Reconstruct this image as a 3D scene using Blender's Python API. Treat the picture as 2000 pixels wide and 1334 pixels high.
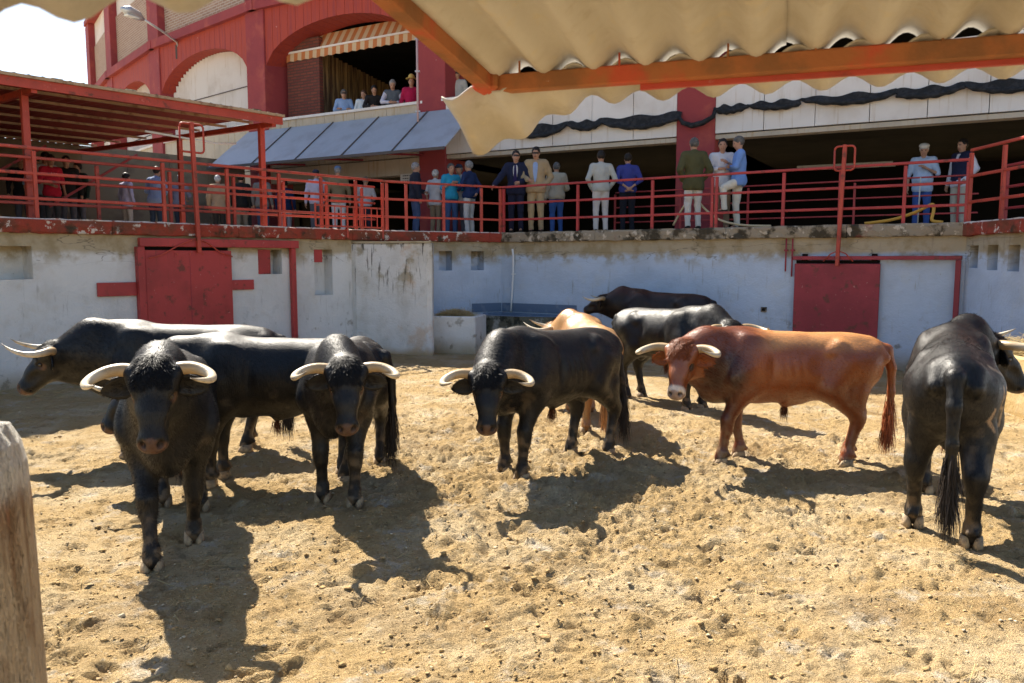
import bpy, math, random
import numpy as np
from mathutils import Vector, Matrix
for o in list(bpy.data.objects): bpy.data.objects.remove(o)
scene = bpy.context.scene
COL = scene.collection
RAD = math.radians
# ------------------------------------------------------------------ camera, sky, sun
SUN_AZ, SUN_EL = 33.0, 47.0            # degrees left of +Y, degrees up
cam_d = bpy.data.cameras.new('camera'); cam = bpy.data.objects.new('camera', cam_d); COL.objects.link(cam)
cam.location = (0, 0, 1.85); cam.rotation_euler = (RAD(90) - math.atan(160/1559), 0, 0)
cam_d.sensor_width = 36; cam_d.lens = 36*1559/2000; cam_d.clip_end = 3000; cam_d.clip_start = 0.05
cam_d.dof.use_dof = True; cam_d.dof.focus_distance = 6.6; cam_d.dof.aperture_fstop = 5.0
scene.camera = cam
world = bpy.data.worlds.new('World'); scene.world = world; world.use_nodes = True
wn = world.node_tree
sky = wn.nodes.new('ShaderNodeTexSky'); sky.sky_type = 'NISHITA'; sky.sun_disc = False
sky.sun_elevation = RAD(SUN_EL); sky.sun_rotation = RAD(-SUN_AZ)
sky.air_density = 1.0; sky.dust_density = 0.8; sky.ozone_density = 1.0
wn.links.new(sky.outputs[0], wn.nodes['Background'].inputs[0])
wn.nodes['Background'].inputs[1].default_value = 0.072
sun_d = bpy.data.lights.new('sun', 'SUN'); sun_d.energy = 5.0; sun_d.angle = RAD(0.55); sun_d.color = (1.0, 0.92, 0.79)
sun = bpy.data.objects.new('sun', sun_d); COL.objects.link(sun)
sdir = Vector((-math.sin(RAD(SUN_AZ))*math.cos(RAD(SUN_EL)), math.cos(RAD(SUN_AZ))*math.cos(RAD(SUN_EL)), math.sin(RAD(SUN_EL))))
sun.rotation_euler = (-sdir).to_track_quat('-Z', 'Y').to_euler(); sun.location = (-8, 12, 25)
scene.view_settings.view_transform = 'Standard'; scene.view_settings.look = 'None'
scene.view_settings.exposure = 1.58; scene.view_settings.gamma = 1.0
scene.render.resolution_x = 1024; scene.render.resolution_y = 683
random.seed(7); rng = np.random.default_rng(7)

# ------------------------------------------------------------------ tagging and mesh helpers
def tag(o, label=None, cat=None, group=None, kind=None):
    if label: o['label'] = label
    if cat: o['category'] = cat
    if group: o['group'] = group
    if kind: o['kind'] = kind
    return o
def empty(name, loc=(0, 0, 0), label=None, cat=None, group=None, rz=0.0, scale=1.0):
    o = bpy.data.objects.new(name, None); COL.objects.link(o); o.location = loc
    o.rotation_euler = (0, 0, rz); o.scale = (scale,)*3; o.empty_display_size = 0.1
    return tag(o, label, cat, group)
def newobj(name, mesh, parent=None, mats=None):
    o = bpy.data.objects.new(name, mesh); COL.objects.link(o)
    if mats is not None and not mesh.materials:
        for m in (mats if isinstance(mats, (list, tuple)) else [mats]): mesh.materials.append(m)
    if parent is not None: o.parent = parent
    return o
class MB:
    """collects faces of ONE mesh"""
    def __init__(s): s.v = []; s.f = []; s.smooth = False
    def add(s, vs, fs):
        n = len(s.v); s.v += [tuple(map(float, p)) for p in vs]; s.f += [tuple(i+n for i in f) for f in fs]; return s
    def box(s, c, size, ax=None):
        c = Vector(c); h = [d/2 for d in size]
        ax = ax or (Vector((1,0,0)), Vector((0,1,0)), Vector((0,0,1)))
        vs = [c+ax[0]*(h[0]*a)+ax[1]*(h[1]*b)+ax[2]*(h[2]*d) for a in (-1,1) for b in (-1,1) for d in (-1,1)]
        return s.add(vs, [(0,1,3,2),(4,6,7,5),(0,4,5,1),(2,3,7,6),(0,2,6,4),(1,5,7,3)])
    def bar(s, a, b, w, h=None, up=(0,0,1)):
        a = Vector(a); b = Vector(b); h = h or w; d = (b-a); L = d.length; d.normalize()
        u = Vector(up); r = d.cross(u)
        if r.length < 1e-4: r = d.cross(Vector((0,1,0)))
        r.normalize(); u = r.cross(d)
        return s.box((a+b)/2, (L, w, h), (d, r, u))
    def tube(s, pts, r, n=8, cap=True):
        pts = [Vector(p) for p in pts]; k = len(pts)
        rr = r if isinstance(r, (list, tuple)) else [r]*k
        base = len(s.v); prev = None
        for i, p in enumerate(pts):
            t = (pts[min(i+1,k-1)]-pts[max(i-1,0)]).normalized()
            if prev is None:
                x = t.cross(Vector((0,0,1)))
                if x.length < 1e-3: x = t.cross(Vector((0,1,0)))
            else: x = prev-t*prev.dot(t)
            x.normalize(); prev = x; y = t.cross(x)
            for j in range(n):
                a = 2*math.pi*j/n; q = p+(x*math.cos(a)+y*math.sin(a))*rr[i]; s.v.append(tuple(q))
        for i in range(k-1):
            for j in range(n):
                a = base+i*n+j; b = base+i*n+(j+1) % n; s.f.append((a, b, b+n, a+n))
        if cap:
            s.f.append(tuple(base+j for j in reversed(range(n)))); s.f.append(tuple(base+(k-1)*n+j for j in range(n)))
        return s
    def prism(s, poly, z0, z1):
        n = len(poly); vs = [(p[0], p[1], z0) for p in poly]+[(p[0], p[1], z1) for p in poly]
        return s.add(vs, [tuple(range(n-1,-1,-1)), tuple(range(n, 2*n))]+[(i, (i+1) % n, (i+1) % n+n, i+n) for i in range(n)])
    def extrude(s, poly3, vec):
        n = len(poly3); vec = Vector(vec); vs = [Vector(p) for p in poly3]; vs += [p+vec for p in vs]
        return s.add(vs, [tuple(range(n-1,-1,-1)), tuple(range(n, 2*n))]+[(i, (i+1) % n, (i+1) % n+n, i+n) for i in range(n)])
    def mesh(s, name, smooth=False, bevel=0):
        me = bpy.data.meshes.new(name); me.from_pydata(s.v, [], s.f)
        import bmesh
        bm = bmesh.new(); bm.from_mesh(me); bmesh.ops.recalc_face_normals(bm, faces=bm.faces)
        if bevel: bmesh.ops.bevel(bm, geom=bm.edges[:], offset=bevel, segments=1, affect='EDGES', clamp_overlap=True)
        bm.to_mesh(me); bm.free()
        if smooth: me.polygons.foreach_set('use_smooth', [True]*len(me.polygons))
        me.update(); return me
    def build(s, name, mat=None, parent=None, smooth=False, bevel=0):
        return newobj(name, s.mesh(name, smooth, bevel), parent, mat)
def np_mesh(name, V, Q, smooth=True):
    me = bpy.data.meshes.new(name); V = np.asarray(V, np.float32); Q = np.asarray(Q, np.int32); k = Q.shape[1]
    me.vertices.add(len(V)); me.vertices.foreach_set('co', V.ravel())
    me.loops.add(Q.size); me.loops.foreach_set('vertex_index', Q.ravel())
    me.polygons.add(len(Q)); me.polygons.foreach_set('loop_start', np.arange(0, Q.size, k, dtype=np.int32))
    me.polygons.foreach_set('loop_total', np.full(len(Q), k, np.int32))
    if smooth: me.polygons.foreach_set('use_smooth', np.ones(len(Q), bool))
    me.update(calc_edges=True); me.validate(); return me

# ------------------------------------------------------------------ materials
MATS = {}
def _lk(nt, a, b): nt.links.new(a, b)
def mat(name, base, layers=(), rough=0.8, bump=None, coord='pos', spec=0.3, metal=0.0, attr=None, sheen=0.0, trans=None, rough2=None):
    """procedural material: base colour, then noise-masked colour layers, then a noise bump"""
    if name in MATS: return MATS[name]
    m = bpy.data.materials.new(name); m.use_nodes = True; nt = m.node_tree; N = nt.nodes; b = N['Principled BSDF']
    b.inputs['Roughness'].default_value = rough; b.inputs['Specular IOR Level'].default_value = spec; b.inputs['Metallic'].default_value = metal
    if sheen: b.inputs['Sheen Weight'].default_value = sheen
    if coord == 'pos': src = N.new('ShaderNodeNewGeometry').outputs['Position']
    else: src = N.new('ShaderNodeTexCoord').outputs['Object']
    sep = N.new('ShaderNodeSeparateXYZ'); _lk(nt, src, sep.inputs[0])
    if attr:
        at = N.new('ShaderNodeAttribute'); at.attribute_name = attr; cur = at.outputs['Color']
    else:
        rgb = N.new('ShaderNodeRGB'); rgb.outputs[0].default_value = (*base, 1); cur = rgb.outputs[0]
    def noise(scale, stretch, detail=6, rgh=0.6, off=0.0):
        mp = N.new('ShaderNodeMapping'); mp.inputs['Scale'].default_value = stretch; mp.inputs['Location'].default_value = (off, off*1.7, off*.6)
        _lk(nt, src, mp.inputs[0]); n = N.new('ShaderNodeTexNoise'); n.inputs['Scale'].default_value = scale
        n.inputs['Detail'].default_value = detail; n.inputs['Roughness'].default_value = rgh; _lk(nt, mp.outputs[0], n.inputs['Vector']); return n.outputs[0]
    def ramp(v, lo, hi, a=0.0, c=1.0):
        r = N.new('ShaderNodeMapRange'); r.interpolation_type = 'SMOOTHSTEP'
        r.inputs[1].default_value = lo; r.inputs[2].default_value = hi; r.inputs[3].default_value = a; r.inputs[4].default_value = c
        _lk(nt, v, r.inputs[0]); return r.outputs[0]
    def mul(a, c):
        n = N.new('ShaderNodeMath'); n.operation = 'MULTIPLY'; _lk(nt, a, n.inputs[0])
        if isinstance(c, (int, float)): n.inputs[1].default_value = c
        else: _lk(nt, c, n.inputs[1])
        return n.outputs[0]
    for i, L in enumerate(layers):
        k = L.get('kind', 'noise')
        if k == 'noise': msk = ramp(noise(L['scale'], L.get('stretch', (1,1,1)), L.get('detail', 6), L.get('r', .6), L.get('off', i*3.1)), L['lo'], L['hi'])
        elif k == 'vor':
            v = N.new('ShaderNodeTexVoronoi'); v.feature = 'DISTANCE_TO_EDGE'; v.inputs['Scale'].default_value = L['scale']
            mp = N.new('ShaderNodeMapping'); mp.inputs['Scale'].default_value = L.get('stretch', (1,1,1)); _lk(nt, src, mp.inputs[0])
            wob = N.new('ShaderNodeTexNoise'); wob.inputs['Scale'].default_value = 3.0; _lk(nt, mp.outputs[0], wob.inputs['Vector'])
            ad = N.new('ShaderNodeVectorMath'); ad.operation = 'MULTIPLY_ADD'; ad.inputs[1].default_value = (L.get('wob', .3),)*3
            _lk(nt, wob.outputs['Color'], ad.inputs[0]); _lk(nt, mp.outputs[0], ad.inputs[2]); _lk(nt, ad.outputs[0], v.inputs['Vector'])
            msk = ramp(v.outputs[0], L['lo'], L['hi'], 1.0, 0.0)
        elif k == 'z': msk = None
        if 'z' in L:
            zz = sep.outputs[2]
            if 'zn' in L:
                nn = noise(L.get('zs', 1.5), (1,1,1), 4, .6, 9.0); a = N.new('ShaderNodeMath'); a.operation = 'MULTIPLY_ADD'; a.inputs[1].default_value = L['zn']
                _lk(nt, nn, a.inputs[0]); _lk(nt, zz, a.inputs[2]); zz = a.outputs[0]
            zr = ramp(zz, L['z'][0], L['z'][1]) if L['z'][0] < L['z'][1] else ramp(zz, L['z'][1], L['z'][0], 1.0, 0.0)
            msk = zr if msk is None else mul(msk, zr)
        msk = mul(msk, L.get('fac', 1.0))
        mx = N.new('ShaderNodeMix'); mx.data_type = 'RGBA'; mx.blend_type = L.get('mode', 'MIX')
        _lk(nt, msk, mx.inputs[0]); _lk(nt, cur, mx.inputs[6]); mx.inputs[7].default_value = (*L['col'], 1); cur = mx.outputs[2]
    _lk(nt, cur, b.inputs['Base Color'])
    if rough2:
        _lk(nt, ramp(noise(rough2[0], (1,1,1)), .35, .65, rough2[1], rough2[2]), b.inputs['Roughness'])
    if bump:
        prevn = None
        for (sc, st, dist) in (bump if isinstance(bump, list) else [bump]):
            bp = N.new('ShaderNodeBump'); bp.inputs['Distance'].default_value = dist; bp.inputs['Strength'].default_value = 1.0
            _lk(nt, noise(sc, st, 5, .6, 4.4), bp.inputs['Height'])
            if prevn is not None: _lk(nt, prevn, bp.inputs['Normal'])
            prevn = bp.outputs[0]
        _lk(nt, prevn, b.inputs['Normal'])
    if trans: b.inputs['Transmission Weight'].default_value = trans
    MATS[name] = m; return m

# ------------------------------------------------------------------ implicit surfaces (smooth unions, meshed by surface nets)
class Field:
    def __init__(s, lo, hi, h):
        s.lo = np.array(lo, float); s.h = h; s.n = np.ceil((np.array(hi)-s.lo)/h).astype(int)+1
        s.d = np.full(s.n, 0.5, np.float32); s.ax = [s.lo[i]+h*np.arange(s.n[i]) for i in range(3)]
    def _sub(s, lo, hi):
        i0 = np.clip(np.floor((np.array(lo)-s.lo)/s.h).astype(int), 0, s.n-1); i1 = np.clip(np.ceil((np.array(hi)-s.lo)/s.h).astype(int)+1, 1, s.n)
        sl = tuple(slice(a, b) for a, b in zip(i0, i1))
        g = np.meshgrid(*[s.ax[i][sl[i]] for i in range(3)], indexing='ij')
        return sl, g
    def _join(s, sl, d, k, op):
        a = s.d[sl]
        if op == 'sub': d = -d; m = np.maximum(a, d); s.d[sl] = m+np.maximum(k-np.abs(a-d), 0)**2/(4*k)
        else: m = np.minimum(a, d); s.d[sl] = m-np.maximum(k-np.abs(a-d), 0)**2/(4*k)
    def ell(s, c, r, k=.05, rot=None, op='add'):
        c = np.array(c, float); r = np.array(r, float); R = np.eye(3) if rot is None else np.array(rot, float)   # rows are the local axes
        e = np.sqrt(((R.T*r)**2).sum(1))+k+2*s.h
        sl, g = s._sub(c-e, c+e)
        if s.d[sl].size == 0: return
        P = [g[i]-c[i] for i in range(3)]; q = [sum(R[j,i]*P[i] for i in range(3)) for j in range(3)]
        k0 = np.sqrt(sum((q[j]/r[j])**2 for j in range(3)))+1e-9; k1 = np.sqrt(sum((q[j]/r[j]**2)**2 for j in range(3)))+1e-9
        s._join(sl, k0*(k0-1)/k1, k, op)
    def cone(s, a, b, ra, rb, k=.04, op='add', sq=None):
        """round cone; sq = (axis unit vector, factor) flattens it along that axis"""
        a = np.array(a, float); b = np.array(b, float); m = max(ra, rb)*1.15+k+2*s.h
        sl, g = s._sub(np.minimum(a, b)-m, np.maximum(a, b)+m)
        if s.d[sl].size == 0: return
        ab = b-a; L = (ab**2).sum()+1e-12; P = [g[i]-a[i] for i in range(3)]
        t = np.clip(sum(P[i]*ab[i] for i in range(3))/L, 0, 1)
        Q = [P[i]-t*ab[i] for i in range(3)]
        if sq is not None:
            w = np.array(sq[0], float); dd = sum(Q[i]*w[i] for i in range(3)); Q = [Q[i]+dd*w[i]*(sq[1]-1) for i in range(3)]
        s._join(sl, np.sqrt(sum(q*q for q in Q))-(ra+t*(rb-ra)), k, op)
    def chain(s, pts, rs, k=.03, **kw):
        for i in range(len(pts)-1): s.cone(pts[i], pts[i+1], rs[i], rs[i+1], k, **kw)
    def mesh(s):
        d = s.d; sg = d < 0; nx, ny, nz = d.shape
        cnt = np.zeros((nx-1, ny-1, nz-1), np.float32); acc = np.zeros((3, nx-1, ny-1, nz-1), np.float32)
        quads = []
        for ax in range(3):
            A = [slice(None)]*3; B = [slice(None)]*3; A[ax] = slice(0, -1); B[ax] = slice(1, None)
            a = d[tuple(A)]; b = d[tuple(B)]; I = np.argwhere((a < 0) != (b < 0))
            av = a[tuple(I.T)]; bv = b[tuple(I.T)]; t = av/(av-bv)
            P = I.astype(np.float32).copy(); P[:, ax] += t
            o1, o2 = (ax+1) % 3, (ax+2) % 3
            cells = []
            for (u, v) in ((-1,-1), (0,-1), (0,0), (-1,0)):
                C = I.copy(); C[:, o1] += u; C[:, o2] += v; cells.append(C)
            lim = np.array([nx-1, ny-1, nz-1]); ok = np.ones(len(I), bool)
            for C in cells: ok &= ((C >= 0) & (C < lim)).all(1)
            for C in cells:
                Ck = C[ok]; np.add.at(cnt, tuple(Ck.T), 1)
                for j in range(3): np.add.at(acc[j], tuple(Ck.T), P[ok][:, j])
            ids = [np.ravel_multi_index(tuple(C[ok].T), (nx-1, ny-1, nz-1)) for C in cells]
            q = np.stack(ids, 1); fl = av[ok] >= 0; q[fl] = q[fl][:, ::-1]; quads.append(q)
        Q = np.concatenate(quads); m = cnt.ravel() > 0; idx = np.cumsum(m)-1
        V = np.stack([acc[j].ravel()[m]/cnt.ravel()[m] for j in range(3)], 1)*s.h+s.lo
        return V, idx[Q]
def relax(V, Q, it=2, f=.5):
    n = len(V)
    for _ in range(it):
        S = np.zeros_like(V); c = np.zeros(n)
        for j in range(4):
            a = Q[:, j]; b = Q[:, (j+1) % 4]
            for i in range(3): S[:, i] += np.bincount(a, V[b, i], n)+np.bincount(b, V[a, i], n)
            c += np.bincount(a, minlength=n)+np.bincount(b, minlength=n)
        V = V*(1-f)+f*S/np.maximum(c, 1)[:, None]
    return V
def vnormals(V, Q):
    fn = np.cross(V[Q[:, 2]]-V[Q[:, 0]], V[Q[:, 3]]-V[Q[:, 1]]); N = np.zeros_like(V)
    for j in range(4):
        for i in range(3): N[:, i] += np.bincount(Q[:, j], fn[:, i], len(V))
    return N/(np.linalg.norm(N, axis=1)[:, None]+1e-9)
def set_color(me, name, C):
    at = me.color_attributes.new(name, 'FLOAT_COLOR', 'POINT'); at.data.foreach_set('color', np.concatenate([C, np.ones((len(C), 1))], 1).astype(np.float32).ravel())
def vnoise2(X, Y, seed):
    r = np.random.default_rng(seed).random((256, 256)); xi = np.floor(X).astype(int); yi = np.floor(Y).astype(int); fx = X-xi; fy = Y-yi
    fx = fx*fx*(3-2*fx); fy = fy*fy*(3-2*fy); g = lambda a, b: r[a & 255, b & 255]
    return (g(xi, yi)*(1-fx)+g(xi+1, yi)*fx)*(1-fy)+(g(xi, yi+1)*(1-fx)+g(xi+1, yi+1)*fx)*fy
def vnoise3(P, sc, seed):
    r = np.random.default_rng(seed).random((64, 64, 64)); p = P*sc; i = np.floor(p).astype(int); f = p-i; f = f*f*(3-2*f); i &= 63; j = (i+1) & 63
    out = 0
    for a in (0, 1):
        for b in (0, 1):
            for c in (0, 1):
                w = (f[:,0] if a else 1-f[:,0])*(f[:,1] if b else 1-f[:,1])*(f[:,2] if c else 1-f[:,2])
                out = out+w*r[(j if a else i)[:,0], (j if b else i)[:,1], (j if c else i)[:,2]]
    return out
def strands(name, P, D, U, L, W, C, m, parent, curl=0.0, droop=0.0):
    """thin tapering hair blades: root P, direction D, lift normal U, length L, width W, colour C"""
    n = len(P); S = np.cross(D, U); S /= np.linalg.norm(S, axis=1)[:, None]+1e-9
    L = L[:, None]; W = W[:, None]
    mid = P+D*L*.5+U*L*.12; tip = P+D*L*(1-.25*droop)+U*L*curl; tip[:, 2] -= (L[:, 0]*droop*.4)
    V = np.stack([P-S*W, P+S*W, mid-S*W*.8, mid+S*W*.8, tip], 1).reshape(-1, 3)
    b = (np.arange(n)*5)[:, None]
    T = np.concatenate([b+[0,1,3], b+[0,3,2], b+[2,3,4]])
    me = np_mesh(name, V, T, True); set_color(me, 'coat', np.repeat(C, 5, 0)); return newobj(name, me, parent, m)
# ------------------------------------------------------------------ materials of the place
m_ground = mat('yard_dirt', (.52,.36,.17), [
    dict(col=(.66,.52,.32), scale=1.3, lo=.42, hi=.68, fac=.8), dict(col=(.22,.135,.065), scale=.9, lo=.55, hi=.72, fac=.65, detail=8, r=.65, off=17), dict(col=(.62,.56,.46), scale=3.2, lo=.53, hi=.70, fac=.75, detail=10, r=.7),
    dict(col=(.30,.19,.085), scale=5, lo=.56, hi=.76, fac=.7, detail=9), dict(col=(.60,.50,.34), scale=26, lo=.55, hi=.72, fac=.7), dict(col=(.20,.12,.06), scale=40, lo=.58, hi=.75, fac=.7)],
    rough=.95, spec=.1, bump=[(42, (1,1,1), .06), (120, (1,1,1), .03)])
m_clod = mat('dirt_clod', (.42,.285,.13), [dict(col=(.58,.49,.34), scale=7, lo=.5, hi=.66), dict(col=(.22,.14,.07), scale=11, lo=.52, hi=.7)], rough=.95, spec=.1, bump=(60, (1,1,1), .01))
m_straw = mat('straw', (.50,.38,.17), [dict(col=(.34,.24,.10), scale=9, lo=.45, hi=.6)], rough=.7)
def limewash(name, base, warm):
    return mat(name, base, [
        dict(col=tuple(c*.82 for c in base), scale=1.1, lo=.42, hi=.66, fac=.7), dict(col=warm, scale=2.3, lo=.50, hi=.74, fac=.5, detail=9, r=.68),
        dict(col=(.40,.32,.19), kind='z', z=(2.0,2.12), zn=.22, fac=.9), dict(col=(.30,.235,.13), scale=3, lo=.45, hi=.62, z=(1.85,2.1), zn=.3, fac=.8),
        dict(col=(.33,.235,.11), kind='z', z=(.62,.18), zn=.45, zs=1.1, fac=.85), dict(col=(.20,.165,.11), scale=5, lo=.57, hi=.68, z=(1.2,.4), fac=.7),
        dict(col=(.13,.11,.08), kind='vor', scale=.55, stretch=(.7,.7,4.0), lo=.002, hi=.008, wob=.5, fac=.6, z=(1.72,1.9)), dict(col=(.16,.12,.09), scale=38, lo=.69, hi=.74, fac=.75),
        dict(col=(.20,.17,.13), scale=5, stretch=(3,3,.35), lo=.60, hi=.74, fac=.45)],
        rough=.92, spec=.12, bump=[(2.2, (1,1,1.5), .03), (34, (1,1,1), .007)])
m_wall_l = limewash('limewash_cream', (.68,.675,.65), (.50,.45,.36))
m_wall_b = limewash('limewash_skylit', (.50,.58,.69), (.52,.54,.54))  # blue of sky-lit shade is painted into this base
m_pier = mat('limewash_pier', (.66,.655,.63), [
    dict(col=(.52,.50,.45), scale=1.6, lo=.45, hi=.68, fac=.8), dict(col=(.30,.26,.17), scale=2.6, lo=.52, hi=.66, z=(1.1,2.0), zn=.5, fac=.85, detail=9),
    dict(col=(.07,.06,.045), scale=6, stretch=(2.5,2.5,.3), lo=.56, hi=.66, z=(1.0,1.9), zn=.3, fac=.9), dict(col=(.52,.36,.22), scale=1.7, lo=.56, hi=.68, fac=.6, off=21),
    dict(col=(.36,.25,.12), kind='z', z=(.32,.10), zn=.2, fac=.9), dict(col=(.13,.11,.08), scale=30, lo=.66, hi=.72, fac=.8)], rough=.92, spec=.12, bump=[(2.5,(1,1,1),.03), (30,(1,1,1),.008)])
m_coping = mat('coping_red', (.30,.055,.035), [
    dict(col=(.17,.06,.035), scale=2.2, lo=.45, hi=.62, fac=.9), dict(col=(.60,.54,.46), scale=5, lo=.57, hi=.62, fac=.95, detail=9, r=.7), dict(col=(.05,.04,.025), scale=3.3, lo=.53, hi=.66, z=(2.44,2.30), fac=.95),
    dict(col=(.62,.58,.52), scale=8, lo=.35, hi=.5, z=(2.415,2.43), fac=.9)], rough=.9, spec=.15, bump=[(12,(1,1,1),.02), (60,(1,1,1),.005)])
m_coping2 = mat('coping_concrete', (.30,.25,.18), [
    dict(col=(.055,.045,.03), scale=3.4, lo=.46, hi=.58, fac=.95, detail=9), dict(col=(.55,.47,.36), scale=7, lo=.58, hi=.64, fac=.9), dict(col=(.26,.07,.045), scale=1.1, lo=.56, hi=.66, fac=.7)], rough=.95, spec=.1, bump=[(12,(1,1,1),.025), (60,(1,1,1),.006)])
m_deck = mat('walkway_concrete', (.26,.23,.19), [dict(col=(.16,.13,.10), scale=2, lo=.45, hi=.65)], rough=.95, bump=(20,(1,1,1),.005))
def redpaint(name, base, rust=(.10,.035,.02), pale=(.55,.30,.24)):
    return mat(name, base, [dict(col=tuple(c*.72 for c in base), scale=1.7, lo=.42, hi=.66, fac=.8), dict(col=rust, scale=6, lo=.57, hi=.68, fac=.75, detail=9), dict(col=pale, scale=17, lo=.66, hi=.72, fac=.6), dict(col=rust, scale=4, stretch=(4,4,.25), lo=.60, hi=.75, fac=.5)],
               rough=.5, spec=.4, bump=[(25,(1,1,1),.003)])
m_rail = redpaint('rail_red', (.46,.062,.035)); m_gate = redpaint('gate_red', (.42,.045,.042)); m_gate2 = redpaint('gate_maroon', (.32,.032,.045))
m_bred = mat('facade_red', (.30,.052,.055), [dict(col=(.23,.04,.05), scale=.8, lo=.42, hi=.66, fac=.8), dict(col=(.42,.10,.07), scale=1.7, lo=.52, hi=.72, fac=.6), dict(col=(.60,.45,.40), scale=7, lo=.70, hi=.73, fac=.8)], rough=.75, spec=.25, bump=[(18,(1,1,1),.006)])
m_arch = mat('arch_board_red', (.36,.055,.035), [dict(col=(.26,.045,.045), scale=2.5, stretch=(6,6,.4), lo=.45, hi=.65, fac=.8), dict(col=(.60,.45,.40), scale=7, lo=.71, hi=.74, fac=.8)], rough=.7, spec=.25)
m_white = mat('panel_white', (.72,.69,.66), [dict(col=(.58,.53,.48), scale=.9, lo=.45, hi=.68, fac=.7), dict(col=(.42,.32,.20), scale=3, stretch=(4,4,.25), lo=.56, hi=.75, fac=.55)], rough=.75, spec=.25)
m_beam = mat('beam_tan', (.50,.44,.35), [dict(col=(.36,.24,.11), scale=3, stretch=(4,4,.3), lo=.52, hi=.70, fac=.7), dict(col=(.40,.35,.28), scale=1.2, lo=.45, hi=.68, fac=.7)], rough=.85)
m_seam = mat('panel_joint', (.10,.085,.08), rough=.9)
m_awn = mat('awning_metal', (.33,.37,.42), [dict(col=(.26,.28,.31), scale=1.4, lo=.44, hi=.66, fac=.7), dict(col=(.44,.46,.48), scale=5, stretch=(3,3,.4), lo=.55, hi=.75, fac=.5)], rough=.5, spec=.4)
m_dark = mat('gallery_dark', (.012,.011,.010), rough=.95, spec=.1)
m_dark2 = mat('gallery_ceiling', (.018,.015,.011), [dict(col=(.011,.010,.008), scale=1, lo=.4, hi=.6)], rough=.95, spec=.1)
m_curt = mat('curtain', (.30,.20,.10), [dict(col=(.10,.06,.04), scale=5, stretch=(3,3,.1), lo=.45, hi=.58)], rough=.95)
m_shed_t = mat('purlin_tan', (.42,.30,.19), [dict(col=(.25,.15,.09), scale=5, lo=.5, hi=.65)], rough=.8)
m_shed_w = mat('shed_panel', (.22,.18,.12), [dict(col=(.15,.12,.085), scale=1.5, lo=.45, hi=.65)], rough=.9)
m_roofred = mat('shed_soffit', (.30,.045,.035), [dict(col=(.20,.035,.025), scale=2, lo=.45, hi=.65)], rough=.8)
m_fibre = mat('fibre_cement', (.53,.51,.47), [dict(col=(.40,.36,.29), scale=2.2, lo=.42, hi=.66, fac=.7), dict(col=(.30,.24,.15), scale=6, lo=.58, hi=.72, fac=.3), dict(col=(.56,.50,.38), scale=14, lo=.56, hi=.7, fac=.5)], rough=.9, spec=.15, bump=[(30,(1,1,1),.004)])
m_rust = mat('beam_rust_orange', (.36,.13,.045), [dict(col=(.22,.10,.04), scale=6, lo=.45, hi=.62, fac=.85), dict(col=(.52,.07,.035), scale=3, lo=.50, hi=.64, fac=.8)], rough=.65, bump=[(40,(1,1,1),.003)])
m_net = mat('shade_net', (.02,.021,.023), [dict(col=(.035,.036,.04), scale=9, lo=.45, hi=.6)], rough=.8, spec=.2, bump=[(25,(1,1,1),.02)])
m_pvc = mat('pvc_white', (.72,.72,.70), rough=.4); m_metal = mat('lamp_metal', (.48,.50,.52), rough=.4, metal=.6); m_lens = mat('lamp_glass', (.7,.72,.7), rough=.2)
m_sign = mat('sign_white', (.55,.53,.50), rough=.7); m_ink = mat('sign_ink', (.05,.05,.05), rough=.8)
m_hose = mat('hose_cream', (.60,.48,.28), rough=.5); m_hose2 = mat('hose_yellow', (.60,.33,.05), rough=.45)
m_basin = mat('basin_paint', (.12,.17,.25), [dict(col=(.20,.24,.30), scale=4, lo=.5, hi=.7)], rough=.6); m_moss = mat('basin_mossy', (.10,.10,.075), [dict(col=(.32,.32,.29), scale=2.6, lo=.52, hi=.62, fac=.9), dict(col=(.02,.022,.015), scale=5, lo=.48, hi=.6, fac=.9)], rough=.95, bump=[(12,(1,1,1),.03)])
m_water = mat('water', (.05,.07,.08), rough=.05, spec=.5); m_ochre = mat('trough_ochre', (.46,.33,.15), [dict(col=(.60,.50,.32), scale=2.2, lo=.45, hi=.65), dict(col=(.28,.17,.05), kind='z', z=(.4,.05), zn=.2, fac=.7)], rough=.92, bump=[(20,(1,1,1),.01)])
m_post = mat('weathered_post', (.54,.42,.28), [
    dict(col=(.24,.13,.06), scale=4, stretch=(2.5,2.5,.45), lo=.46, hi=.62, fac=.85), dict(col=(.40,.13,.07), scale=3, stretch=(2,2,.5), lo=.56, hi=.68, fac=.7, off=8), dict(col=(.66,.60,.50), scale=5, stretch=(2.2,2.2,.5), lo=.53, hi=.66, fac=.8, off=14),
    dict(col=(.66,.63,.57), kind='z', z=(1.34,1.42), zn=.12, zs=9, fac=.95)], rough=.9, bump=[(9,(3,3,.35),.06), (60,(2,2,.4),.02)])
def brickmat(name, c1, c2, mort, scale=1.0):
    m = mat(name, c1, rough=.9); nt = m.node_tree; N = nt.nodes; bs = N['Principled BSDF']; br = N.new('ShaderNodeTexBrick'); uv = N.new('ShaderNodeTexCoord')
    br.inputs['Color1'].default_value = (*c1,1); br.inputs['Color2'].default_value = (*c2,1); br.inputs['Mortar'].default_value = (*mort,1); br.inputs['Scale'].default_value = scale
    br.inputs['Brick Width'].default_value = .27; br.inputs['Row Height'].default_value = .085; br.inputs['Mortar Size'].default_value = .014
    nt.links.new(uv.outputs['UV'], br.inputs['Vector']); nt.links.new(br.outputs['Color'], bs.inputs['Base Color'])
    bp = N.new('ShaderNodeBump'); bp.inputs['Distance'].default_value = .02; nt.links.new(br.outputs['Fac'], bp.inputs['Height']); bp.invert = True; nt.links.new(bp.outputs[0], bs.inputs['Normal']); return m
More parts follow.
